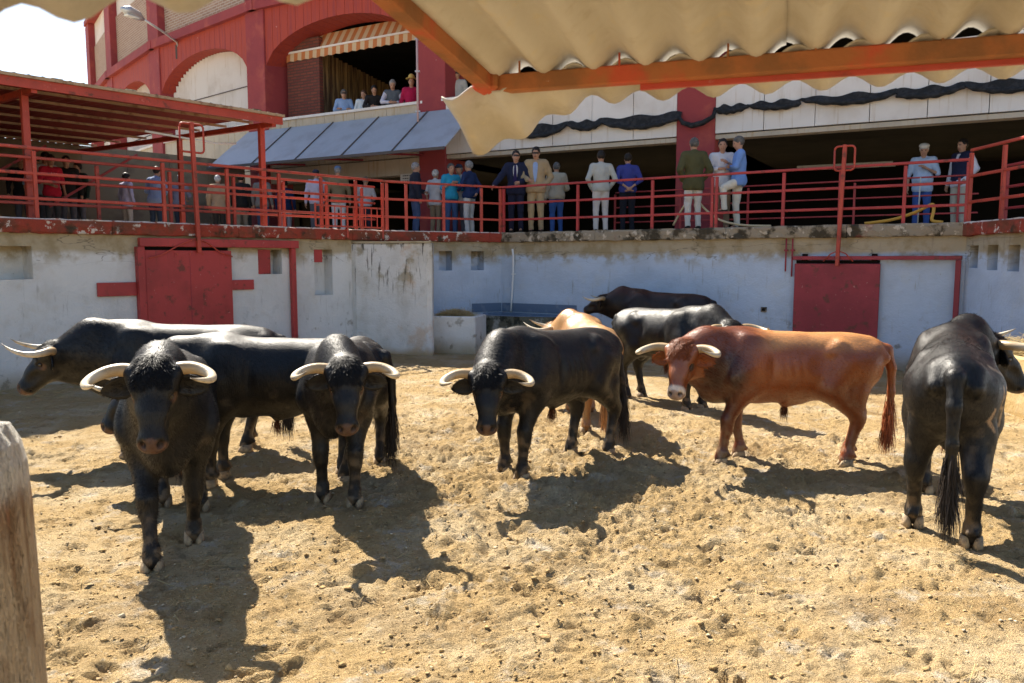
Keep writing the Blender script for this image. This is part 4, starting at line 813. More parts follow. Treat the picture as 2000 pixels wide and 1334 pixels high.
    if coat == 'red':
        blend(ss(V[:,2]*-1+n3*.2, -.85, -.5)*.6, (.10,.020,.006)); blend(ss(V[:,2]+n3*.16, 1.10, 1.24)*(1-ss(V[:,0], .1, .4))*.85, (.54,.25,.08))  # gold along the back paints its highlight into the coat colour
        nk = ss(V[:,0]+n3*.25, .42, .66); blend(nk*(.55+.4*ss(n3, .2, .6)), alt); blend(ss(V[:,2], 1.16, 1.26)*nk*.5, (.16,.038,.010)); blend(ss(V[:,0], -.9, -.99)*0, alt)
        inhead = ss(HV[:,0], -.04, .06)*(np.abs(HV[:,1]) < .2)*(HV[:,2] > -.26)*(HV[:,0] < .62)
        blend(inhead*.95, (.20,.050,.013)); blend(inhead*ss(n1, .45, .75)*.4, (.32,.11,.03))
        blend(inhead*ss(.062-np.minimum(np.linalg.norm(HV-[.21,.105,-.05], axis=1), np.linalg.norm(HV-[.21,-.105,-.05], axis=1)), 0, .03)*.9, (.02,.014,.012))
    elif coat == 'cream':
        blend(isneck*.75*ss(n3, .1, .7), alt); blend(ss(-V[:,2], -.75, -.4)*.6, alt)
    elif coat == 'brown':
        blend(ss(V[:,2], 1.10, 1.22)*.5, (.06,.018,.008))
    else:
        blend(ss(n3, .55, .85)*.6, alt); blend(ss(-V[:,2], -.42, -.2)*.4, legc)
    if coat in ('black','grey'): blend(.85*ss(.05-np.minimum(np.linalg.norm(HV-[.20,.105,-.05], axis=1), np.linalg.norm(HV-[.20,-.105,-.05], axis=1)), 0, .02), (.10,.05,.026))
    blend(ss(n1, .5, .85)*.25, base*.6)
    blend(ss(-V[:,2]+n1*.18, -.27, -.05)*ss(n2, .42, .66)*.5, (.22,.15,.085))                     # dried dirt on the shanks
    blend(ss(n2*n1, .42, .6)*.2*ss(-V[:,2], -.95, -.6), (.24,.17,.10))
    inh = (np.abs(HV[:,1]) < .14)*(HV[:,2] > -.2)*(HV[:,0] < .66)
    if coat in ('red', 'cream'): blend(ss(HV[:,0]+n1*.02, .425, .46)*inh, (.66,.54,.42))
    blend(ss(HV[:,0]+n2*.012-np.abs(HV[:,1])*.22, .478, .492)*inh, nose if coat not in ('red','cream') else (.30,.20,.15))
    blend(ss(HV[:,0], .46, .48)*inh*ss(.027-np.minimum(np.linalg.norm(HV-[.510,.050,-.004], axis=1), np.linalg.norm(HV-[.510,-.050,-.004], axis=1)), 0, .007), (.008,.006,.005))
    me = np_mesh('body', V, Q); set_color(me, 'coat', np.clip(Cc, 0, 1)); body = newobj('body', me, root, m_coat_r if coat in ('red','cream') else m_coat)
    # hair: short coat everywhere, longer on neck and forehead
    pick = rng.choice(len(Q), hair*4); w = rng.dirichlet((1,1,1,1), len(pick))
    P = (V[Q[pick]]*w[:,:,None]).sum(1); Nn = vnormals(V, Q)[Q[pick][:,0]]; Ch = Cc[Q[pick][:,0]]; hv = (P-O)@R.T/HS
    flow = np.tile(np.array((-.8,0,-.55)), (len(P),1)); fore = (hv[:,0] > -.07)*(hv[:,0] < .6)*(np.abs(hv[:,1]) < .17)*(hv[:,2] > -.24)
    flow[fore] = a*.9; flow += rng.normal(0, .22, flow.shape); flow -= Nn*(flow*Nn).sum(1)[:,None]; flow /= np.linalg.norm(flow, axis=1)[:,None]+1e-9
    ln = .020+.016*ss(P[:,0], .3, .7); ln[fore] = .014; ln *= rng.uniform(.6, 1.3, len(P))
    S_ = np.cross(flow, Nn); tipv = P+flow*ln[:,None]+Nn*(ln*rng.uniform(.06,.30,len(P)))[:,None]; wv = rng.uniform(.0008,.0016,len(P))[:,None]
    fm = np_mesh('coat_fur', np.stack([P-Nn*.001-S_*wv, P-Nn*.001+S_*wv, tipv], 1).reshape(-1,3), np.arange(len(P)*3).reshape(-1,3), False); set_color(fm, 'coat', np.repeat(Ch*rng.uniform(.5,1.9,len(P))[:,None], 3, 0)); newobj('coat_fur', fm, body, m_strand)
    # curly forelock
    cand = np.where((HV[:,0] > -.07)*(HV[:,0] < .17)*(np.abs(HV[:,1]) < .115)*(HV[:,2] > -.02))[0]
    if len(cand):
        pk = rng.choice(cand, int(hair*.22)); P = V[pk]+rng.normal(0, .003, (len(pk),3)); Nn = N[pk]
        d = a[None]*.8+b[None]*(np.sin(HV[pk,1]*60+HV[pk,0]*40)*.7)[:,None]+rng.normal(0,.45,(len(pk),3)); d -= Nn*(d*Nn).sum(1)[:,None]*.6; d /= np.linalg.norm(d,axis=1)[:,None]
        strands('forelock', P, d, Nn, rng.uniform(.02,.042,len(pk)), np.full(len(pk),.0016), Cc[pk]*rng.uniform(.6,1.3,len(pk))[:,None], m_strand, body, curl=.16)
    # tail switch
    nt = 900; t = rng.random(nt)**.8; P = tp[3]*(1-t)[:,None]+tp[5]*t[:,None]+rng.normal(0,.012,(nt,3)); d = np.tile((0.,0,-1.),(nt,1))+rng.normal(0,.09,(nt,3)); d /= np.linalg.norm(d,axis=1)[:,None]
    U = rng.normal(0,1,(nt,3)); U[:,2] = 0; U /= np.linalg.norm(U,axis=1)[:,None]
    tc = {'red': (.22,.06,.02), 'cream': (.4,.2,.08)}.get(coat, (.02,.015,.012))
    strands('tail_switch', P, d, U, rng.uniform(.16,.34,nt), np.full(nt,.0028), np.array(tc)[None]*rng.uniform(.6,2.2,nt)[:,None], m_strand, body, curl=.10)
    nt = 160; P = np.array((.0,0,.51))+rng.normal(0,.014,(nt,3)); d = np.tile((0.,0,-1.),(nt,1))+rng.normal(0,.15,(nt,3)); d /= np.linalg.norm(d,axis=1)[:,None]; U = rng.normal(0,1,(nt,3)); U[:,2] = 0; U /= np.linalg.norm(U,axis=1)[:,None]
    strands('belly_tuft', P, d, U, rng.uniform(.07,.14,nt), np.full(nt,.0022), np.array((.12,.045,.02))[None]*rng.uniform(.4,1.5,nt)[:,None], m_strand, body, curl=.1)
    # horns
    hq = RAD(hornpitch-hp); f2 = fw*math.cos(hq)+up*math.sin(hq); u2 = up*math.cos(hq)-fw*math.sin(hq)
    key = np.array([(.095,-.03,-.005), (.175,-.03,.012), (.25,-.005,.008), (.315,.055,-.012), (.335,.13,-.022), (.315,.215,-.012), (.27,.29,.012), (.235,.335,.035)])*horns
    key[:,1] += 0; tt = np.linspace(0, 7, 29); hr = np.interp(tt, [0,1,2,3,4,5,6,7], [.041,.037,.033,.029,.024,.0175,.010,.0015])
    path = np.stack([np.interp(tt, range(8), key[:,i]) for i in range(3)], 1)
    for _ in range(3): path[1:-1] = (path[:-2]+2*path[1:-1]+path[2:])/4
    for y, dv in ((1, tip[0]), (-1, tip[1])):
        mb = MB(); pts = [O+a*.04+b*(y*p[0])+f2*p[1]+u2*(p[2]+dv*(i/28)**2) for i, p in enumerate(path)]
        mb.tube(pts, list(hr), 14); hm = mb.mesh('horn', True)
        tcol = np.repeat(tt/7, 14); cl = np.array([(.36,.25,.13)])*np.ones((len(tcol),1)); dk = ss(tcol, .82, .97)
        ro = ss(-tcol, -.14, 0.0); cl = cl*(1-ro[:,None]*.5)+np.array((.35,.22,.12))*ro[:,None]*.5; pale = ss(tcol,.2,.5); cl = cl*(1-pale[:,None])+np.array((.54,.46,.33))*pale[:,None]
        cl = cl*(1-dk[:,None]*.75)+np.array((.06,.05,.045))*dk[:,None]*.75
        set_color(hm, 'coat', cl); newobj('horn', hm, root, m_horn)
        # ear: cupped leaf hanging below and behind the horn
        e0 = H(.115, y*.10, -.055); ed = b*y*.93-up*.20-f2*.18; ed /= np.linalg.norm(ed); ew = np.cross(ed, f2); ew /= np.linalg.norm(ew); en = np.cross(ew, ed)
        if en@f2 < 0: en = -en
        ev = []; prof = [(0,.028),(.035,.050),(.08,.066),(.125,.060),(.165,.040),(.20,.006)]
        for (l, wd) in prof:
            for k in range(7):
                q = (k-3)/3; ev.append(e0+ed*l+ew*(wd*q)+en*(-.03*(1-q*q)*(1-l/.22)))
        ef = [(i*7+k, i*7+k+1, i*7+k+8, i*7+k+7) for i in range(5) for k in range(6)]
        em = MB(); em.add(ev, ef); n0 = len(ev); em.add([Vector(p)-Vector(en)*.010 for p in ev], [tuple(reversed(f)) for f in ef])
        rim = [k for k in range(7)]+[i*7+6 for i in range(1,6)]+[35+k for k in range(5,-1,-1)]+[i*7 for i in range(4,0,-1)]
        for i in range(len(rim)): em.f.append((rim[i], rim[(i+1) % len(rim)], rim[(i+1) % len(rim)]+n0, rim[i]+n0))
        emesh = em.mesh('ear', True); set_color(emesh, 'coat', np.repeat((Cc[np.argmin(((V-e0)**2).sum(1))]*.9)[None], len(emesh.vertices), 0)); ear = newobj('ear', emesh, root, m_coat)
        nh = 260; l = rng.uniform(.01,.19,nh); q = rng.uniform(-1,1,nh); wd = np.interp(l, [p[0] for p in prof], [p[1] for p in prof]); P = e0+ed*l[:,None]+ew*(wd*q)[:,None]-en*.012; dd = ed[None]+ew[None]*(q*.5)[:,None]+rng.normal(0,.35,(nh,3)); dd /= np.linalg.norm(dd,axis=1)[:,None]
        strands('ear_hair', P, dd, np.repeat(en[None],nh,0), rng.uniform(.015,.04,nh), np.full(nh,.0013), np.repeat(np.array(Cc[len(Cc)//2])[None],nh,0)*rng.uniform(.7,1.8,nh)[:,None], m_strand, ear, curl=.2)
        ey = MB(); ec = H(.200, y*.094, -.020); rr = .0235
        for i in range(7):
            for k in range(10):
                th = math.pi*i/6; ph = 2*math.pi*k/10; ey.v.append(tuple(ec+rr*np.array((math.sin(th)*math.cos(ph), math.sin(th)*math.sin(ph), math.cos(th)))))
        ey.f += [(i*10+k, i*10+(k+1) % 10, (i+1)*10+(k+1) % 10, (i+1)*10+k) for i in range(6) for k in range(10)]
        ey.build('eye', m_eye, root, True)
    # hooves: two claws each
    for hx, hyy in hooves:
        mb = MB()
        for q in (-1, 1):
            ring = []
            for z, l0, l1, wv in ((-.004,-.055,.085,.040), (.03,-.052,.072,.039), (.072,-.046,.046,.034)):
                for k in range(10):
                    th = 2*math.pi*k/10; x = (l0+l1)/2+math.cos(th)*(l1-l0)/2; y = math.sin(th)*wv*(1-.25*max(0, math.cos(th))); ring.append((hx+x, hyy+q*.034+y*.82, z))
            n = 10; mb.add(ring, [tuple(range(9,-1,-1)), tuple(20+k for k in range(10))]+[(i*n+k, i*n+(k+1) % n, (i+1)*n+(k+1) % n, (i+1)*n+k) for i in range(2) for k in range(n)])
        mb.build('hoof', m_hoof, root, True)
    return root, body, V, N, Q
def place(fore, rear, s):
    """bull origin and heading from the ground points between its fore and its hind hooves"""
    f = np.array(fore); r = np.array(rear); d = f-r; h = math.degrees(math.atan2(d[1], d[0])); u = d/np.linalg.norm(d); return tuple((f+r)/2+u*.04*s), h
BULLS = []
def B(label, fore, rear, s, **k):
    p, h = place(fore, rear, s); r = bull(label, p, h, s, **k); BULLS.append(r); return r
B('black bull walking head-on with raised head and wide white horns, nearest the camera', (-2.13,4.86), (-2.48,5.84), 1.0, ny=-3, npt=35, hy=-4, hp=66, legs=dict(FR=(.22,.03), FL=(-.22,-.02), HL=(.1,0), HR=(-.1,0)), cell=.012, hair=15000, tip=(0,-.02), horns=.95)
B('black bull standing head-on with lowered horns and brown nose', (-1.32,5.95), (-1.33,6.93), .99, ny=22, npt=20, hy=10, hp=67, legs=dict(FL=(.06,0), FR=(-.06,0), HL=(-.16,0), HR=(.2,0)), coat='grey', cell=.0125, hair=12000, tail=.14, tip=(.03,.05), horns=1.02)
B('stocky black bull turned three-quarters with lowered curly head', (.01,6.66), (.76,7.47), 1.02, ny=26, npt=1, hy=42, hp=66, legs=dict(FR=(-.02,0), FL=(.06,0), HL=(-.1,0), HR=(.12,0)), coat='grey', cell=.013, hair=12000, belly=.06, tail=.12)
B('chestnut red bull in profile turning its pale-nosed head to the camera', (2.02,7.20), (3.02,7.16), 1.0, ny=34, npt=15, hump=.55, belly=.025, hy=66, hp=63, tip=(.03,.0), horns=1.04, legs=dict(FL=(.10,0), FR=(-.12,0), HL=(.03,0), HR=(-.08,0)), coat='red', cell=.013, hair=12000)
B('black bull with a branded flank seen from behind at the right edge', (3.43,6.18), (2.92,5.22), 1.08, ny=-30, npt=15, hy=-62, hp=50, legs=dict(HR=(-.14,0), HL=(.12,.05), FR=(.1,-.04), FL=(-.1,0)), coat='grey', cell=.013, hair=12000, tail=.0)
B('black bull in profile facing left, at the far left by the wall', (-3.62,7.50), (-2.62,7.72), 1.02, ny=8, npt=7, hy=12, hp=52, cell=.015, hair=10000, hornpitch=54, tip=(.05,.05))
B('black bull in profile standing behind the head-on bull nearest the camera', (-2.42,6.50), (-1.42,6.62), 1.0, ny=6, npt=-8, hy=14, hp=55, cell=.015, hair=10000, legs=dict(FL=(.04,0)))
B('cream and tan bull turned away behind the stocky black bull', (.82,9.40), (.92,8.42), .97, ny=30, npt=10, hy=74, hp=50, coat='cream', cell=.016, hair=7000)
B('shiny black bull facing right behind the chestnut bull', (2.22,9.72), (1.66,10.52), 1.02, ny=-8, npt=12, hy=-22, hp=60, cell=.016, hair=8000, tip=(0,.03))
B('dark brown bull with raised head facing left along the back wall', (2.36,14.7), (3.19,14.2), 1.04, ny=4, npt=14, hy=8, hp=28, coat='brown', cell=.019, hair=5000, hornpitch=30)

# pale scars and the owner's brand on the hip of the bull at the right edge (skin markings, fixed to its hide)
r_, body_, V_, N_, Q_ = BULLS[4]; at = body_.data.color_attributes['coat']; C_ = np.empty(len(V_)*4, np.float32); at.data.foreach_get('color', C_); C_ = C_.reshape(-1,4)
def stroke(pts, w, col, side):
    P = np.array(pts, float); best = np.full(len(V_), 9.0)
    for a, b in zip(P, P[1:]):
        ab = b-a; q = np.stack([V_[:,0], V_[:,2]], 1)-a; t = np.clip(q@ab/(ab@ab), 0, 1); best = np.minimum(best, np.linalg.norm(q-t[:,None]*ab, axis=1))
    k = np.clip((w-best)/(w*.45), 0, 1)*((V_[:,1]*side) > .06)*(np.abs(N_[:,1]) > .25); C_[:,:3] = C_[:,:3]*(1-k[:,None])+np.array(col)*k[:,None]
for pts in ([(-.60,.96),(-.61,.70)], [(-.60,.84),(-.53,.96)], [(-.60,.84),(-.51,.82),(-.51,.72),(-.60,.71)], [(-.72,.84),(-.75,.78),(-.72,.72)]): stroke(pts, .013, (.36,.22,.11), -1)
for pts in ([(-.62,1.08),(-.50,1.02)], [(-.22,1.0),(-.20,.96)]): stroke(pts, .018, (.26,.19,.12), -1)
at.data.foreach_set('color', C_.ravel())
# ------------------------------------------------------------------ people on the walkway and in the gallery
m_skin = mat('skin', (0,0,0), attr='coat', coord='obj', rough=.55, spec=.35)
CL = {}
def cloth(c):
    k = tuple(round(x, 3) for x in c)
    if k not in CL: CL[k] = mat('cloth_%d' % len(CL), c, [dict(col=tuple(x*.78 for x in c), scale=6, lo=.4, hi=.7, fac=.6)], rough=.88, spec=.2, coord='obj', bump=[(16, (1,1,.6), .02), (60,(1,1,1),.004)])
    return CL[k]
ARMS = dict(down=((-.02,.265,1.15),(.04,.275,.90)), pocket=((-.07,.30,1.16),(.07,.19,.97)), behind=((-.13,.27,1.17),(-.18,.03,.99)), crossed=((.09,.265,1.17),(.21,-.07,1.19)),
            chest=((.08,.275,1.15),(.21,.05,1.27)), rail=((.08,.33,1.20),(.24,.44,1.02)), point=((.12,.265,1.19),(.34,.02,1.29)), lean=((.17,.29,1.17),(.36,.10,1.14)), front=((.05,.28,1.15),(.24,.12,1.08)))
HAIRC = dict(grey=(.23,.22,.215), white=(.50,.49,.47), dark=(.018,.014,.012), brown=(.07,.035,.018), salt=(.10,.095,.09))
def person(label, pos, face, h=1.76, top=(.5,.5,.5), legs=(.1,.1,.12), hair='dark', armL='down', armR='down', sleeve='long', hat=None, jacket=None, vest=None, tie=None, lean=0.0, hyaw=0, hpitch=0, raise_leg=None, skin=(.42,.23,.15), belly=0.0, hem=.86, shoe=(.03,.025,.02), glasses=False, longhair=False, stance=.0, floor=ZL-.012, group='spectators on the walkway'):
    """face = heading in degrees (-90 looks at the camera); local +x is forward"""
    sc = h/1.76; r = empty('person', (pos[0], pos[1], floor), label, 'person', group, RAD(face), sc)
    cell = .0195 if pos[1] < 19 else .025
    def skel():
        J = {}
        for sg, nm in ((1,'L'), (-1,'R')):
            kx = .015; J['hip'+nm] = np.array((0,sg*.088,.92)); J['knee'+nm] = np.array((.03+sg*stance*.15, sg*(.098),.50)); J['ank'+nm] = np.array((-.01+sg*stance*.3, sg*.105,.095))
            if raise_leg == nm: J['knee'+nm] = np.array((.30,sg*.11,.80)); J['ank'+nm] = np.array((.27,sg*.11,.40))
            e, w = ARMS[armL if sg > 0 else armR]; J['sh'+nm] = np.array((0,sg*.185,1.435)); J['el'+nm] = np.array((e[0],sg*e[1],e[2])); J['wr'+nm] = np.array((w[0],sg*w[1],w[2]))
        return J
    J = skel()
    def sway(p):
        p = np.array(p, float); p[..., 0] += lean*np.maximum(p[..., 2]-.95, 0); return p
    for k in list(J):
        if k[:2] in ('sh','el','wr'): J[k] = sway(J[k])
    HC = sway((.025,0,1.645)); ch, shh = math.cos(RAD(hyaw)), math.sin(RAD(hyaw)); cp, sp = math.cos(RAD(hpitch)), math.sin(RAD(hpitch))
    fx = np.array((ch*cp, shh*cp, -sp)); fy = np.array((-shh, ch, 0)); fz = np.cross(fx, fy); RH = np.stack([fx, fy, fz]); Hd = lambda x, y, z: HC+fx*x+fy*y+fz*z
    lo, hi = (-.50,-.58,-.02), (.72,.58,1.90)
    def torso(F, g, low=True):
        F.ell(sway((0,0,1.27)), (.118+g,.172+g,.23+g*.5), .06); F.ell(sway((.0+belly*.5,0,1.06)), (.112+g+belly,.152+g+belly*.6,.16), .07); F.cone(sway((0,-.155,1.43)), sway((0,.155,1.43)), .066+g, .066+g, .05); F.ell((0,0,.95), (.118+g,.160+g,.12), .06)
    def arm(F, nm, g, frac=1.0):
        s_, e, w = J['sh'+nm], J['el'+nm], J['wr'+nm]; F.cone(s_, e, .054+g, .042+g, .03)
        if frac > .5: F.cone(e, e+(w-e)*min(1, frac*2-1), .041+g, .030+g, .02)
    def leg(F, nm, g):
        F.cone(J['hip'+nm], J['knee'+nm], .088+g, .056+g, .03); F.cone(J['knee'+nm], J['ank'+nm], .055+g, .037+g*1.5, .02)
    F = Field(lo, hi, cell); torso(F, -.012)
    for nm in 'LR':
        arm(F, nm, -.006); leg(F, nm, -.010); w = J['wr'+nm]; e = J['el'+nm]; d = (w-e)/np.linalg.norm(w-e); F.cone(w, w+d*.06, .030, .034, .02); F.cone(J['ank'+nm], J['ank'+nm]+np.array((.12,0,-.05)), .035, .03, .02)
    F.cone(sway((0,0,1.46)), Hd(-.012,0,-.06), .054, .050, .03); F.ell(HC+fz*.015, (.096,.074,.112), .02, RH); F.ell(Hd(.03,0,-.06), (.062,.054,.062), .03, RH)
    F.cone(Hd(.088,0,.0), Hd(.110,0,-.032), .010, .016, .012); F.cone(Hd(.08,-.04,.025), Hd(.08,.04,.025), .014, .014, .015)
    for sg in (1,-1): F.ell(Hd(-.005,sg*.077,-.005), (.026,.012,.034), .01, RH)
    V, Q = F.mesh(); V = relax(V, Q, 1, .4)
    C = np.repeat(np.array(skin)[None], len(V), 0)*(0.85+.3*vnoise3(V+2, 30, 8))[:,None]; HV = (V-HC)@RH.T
    for sg in (1,-1): C[np.linalg.norm((HV-[.083,sg*.031,.008])*[.7,1,1.5], axis=1) < .017] = (.035,.02,.015)
    C[(np.abs(HV[:,2]+.068) < .008)*(HV[:,0] > .06)*(np.abs(HV[:,1]) < .03)] = (.22,.08,.06)
    if glasses: C[(np.abs(HV[:,2]-.006) < .02)*(HV[:,0] > .05)*(np.abs(HV[:,1]) < .07)] = (.01,.01,.01)
    VV = [V]; QQ = [Q]; CC = [C]; nv = len(V)                       # five fingers on each hand, part of the same body mesh
    for nm in 'LR':
        w = J['wr'+nm]; e = J['el'+nm]; d = (w-e)/np.linalg.norm(w-e); sg = 1 if nm == 'L' else -1; s_ = np.cross(d, (0,sg*1.0,.2)); s_ /= np.linalg.norm(s_)+1e-9; u_ = np.cross(s_, d)
        for k, (offs, ln) in enumerate(((-.027,.062),(-.009,.072),(.009,.068),(.027,.054),(None,.05))):
            if offs is None: p0 = w+d*.03+s_*-.03; dd = d*.6-s_*.8; dd /= np.linalg.norm(dd)
            else: p0 = w+d*.075+s_*offs; dd = d
            pts = [p0, p0+dd*ln*.5-u_*.006, p0+dd*ln*.85-u_*.022, p0+dd*ln-u_*.034]; ring = []
            for i, (p, rr) in enumerate(zip(pts, (.0098,.009,.008,.003))):
                for q in range(5): t = 2*math.pi*q/5; ring.append(p+(s_*math.cos(t)+u_*math.sin(t))*rr)
            VV.append(np.array(ring)); QQ.append(np.array([(i*5+q, i*5+(q+1) % 5, (i+1)*5+(q+1) % 5, (i+1)*5+q) for i in range(3) for q in range(5)])+nv); nv += 20; CC.append(np.repeat(np.array(skin)[None], 20, 0))
    me = np_mesh('body', np.concatenate(VV), np.concatenate(QQ)); set_color(me, 'coat', np.concatenate(CC)); body = newobj('body', me, r, m_skin)
    def garment(name, fn, col, parent=r):
        F = Field(lo, hi, cell); fn(F); v_, q_ = F.mesh()
        if len(v_): v_ = relax(v_, q_, 1, .4); n_ = vnormals(v_, q_); v_ = v_+n_*((vnoise3(v_+pos[0], 14, 12)-.5)*.016)[:,None]; return newobj(name, np_mesh(name, v_, q_), parent, cloth(col))
    def shirt(F, g=.014, sl=None):
        torso(F, g); F.cone((0,-.06,hem+.05), (0,.06,hem+.05), .125+g, .125+g, .05)
        F.ell((0,0,hem-.12), (.3,.3,.10), .02, op='sub')
        for nm in 'LR': arm(F, nm, g*.9, {'long': .97, 'short': .5, 'rolled': .72}[sl or sleeve])
        F.cone(sway((0,0,1.46)), sway((.0,0,1.50)), .064, .062, .02); F.ell(sway((.05,0,1.54)), (.05,.05,.06), .02, op='sub')
    def trousers(F):
        F.ell((0,0,.95), (.125,.165,.115), .05)
        for nm in 'LR': leg(F, nm, .012)
        F.ell((0,0,1.14), (.3,.3,.10), .02, op='sub')
    tr = garment('trousers', trousers, legs)
    st = garment('shirt', shirt, top)
    if jacket:
        def jk(F): shirt(F, .030, 'long'); F.cone(sway((.16,0,1.02)), sway((.13,0,1.42)), .03, .055, .02, op='sub')
        garment('jacket', jk, jacket)
    if vest:
        def vs(F): torso(F, .03); F.ell((0,0,hem-.12), (.3,.3,.12), .02, op='sub'); F.cone(sway((.13,0,1.34)), sway((.12,0,1.48)), .02, .05, .02, op='sub')
        garment('vest', vs, vest)
    if tie:
        mb = MB(); z0, z1 = 1.47, 1.05; mb.add([sway((.135-.0*q,s_*w_,z)) for z, w_, q in ((1.46,.018,0),(1.40,.02,0),(1.12,.042,0),(1.06,.005,0)) for s_ in (-1,1)], [(0,1,3,2),(2,3,5,4),(4,5,7,6)]); t_ = mb.build('tie', cloth(tie), r); t_.modifiers.new('thick', 'SOLIDIFY').thickness = .008; t_.location.x = .012
    # belt and shoes
    for nm in 'LR':
        a_ = J['ank'+nm]; F = Field(a_-np.array((.12,.09,.11)), a_+np.array((.26,.09,.06)), .016); F.cone(a_+np.array((-.03,0,-.055)), a_+np.array((.15,0,-.062)), .044, .036, .02); F.cone(a_+np.array((-.01,0,-.03)), a_+np.array((.05,0,-.045)), .048, .04, .02); F.ell(a_+np.array((.05,0,-.135)), (.3,.2,.04), .005, op='sub'); v_, q_ = F.mesh(); newobj('shoe', np_mesh('shoe', v_, q_), r, cloth(shoe))
    if hair:
        def hr(F):
            F.ell(HC+fz*.028-fx*.012, (.104,.086,.108), .01, RH)
            if longhair: F.cone(Hd(-.05,0,.0), Hd(-.07,0,-.17), .085, .06, .03)
            F.ell(Hd(.10,0,-.035), (.10,.10,.085), .02, RH, op='sub'); F.ell(Hd(0,0,-.16 if not longhair else -.4), (.2,.2,.11), .02, RH, op='sub')
        F = Field(HC-.26, HC+.2, .016); hr(F); v_, q_ = F.mesh(); n_ = vnormals(v_, q_); v_ = v_+n_*((vnoise3(v_+pos[1], 45, 13)-.4)*.016)[:,None]; me = np_mesh('hair', v_, q_); set_color(me, 'coat', np.array(HAIRC[hair])[None]*(.5+1.0*vnoise3(v_, 60, 14))[:,None]); newobj('hair', me, body, m_strand)
    if hat:
        col = dict(flat=(.62,.60,.55), straw=(.55,.40,.12), panama=(.60,.54,.42), cap=(.03,.035,.06), bluecap=(.12,.19,.33))[hat]; F = Field(HC-.3, HC+.3, .012)
        if hat == 'flat': F.ell(Hd(-.005,0,.085), (.125,.100,.058), .01, RH); F.cone(Hd(.08,-.03,.07), Hd(.08,.03,.07), .038, .038, .02)
        elif hat in ('straw','panama'):
            F.ell(Hd(0,0,.115), (.098,.085,.085), .01, RH); F.ell(Hd(0,0,.075), (.175,.155,.014), .015, RH)
        else: F.ell(Hd(-.005,0,.065), (.108,.09,.075), .01, RH); F.ell(Hd(.12,0,.05), (.075,.07,.012), .01, RH)
        v_, q_ = F.mesh(); ho = newobj('hat', np_mesh('hat', v_, q_), r, cloth(col))
        if hat == 'panama': F = Field(HC-.2, HC+.25, .012); F.ell(Hd(0,0,.095), (.103,.09,.016), .005, RH); v_, q_ = F.mesh(); newobj('hat_band', np_mesh('hat_band', v_, q_), ho, cloth((.03,.03,.03)))
    return r
def cam_side(x, y): return math.degrees(math.atan2(-y, -x))          # heading that looks back at the photographer
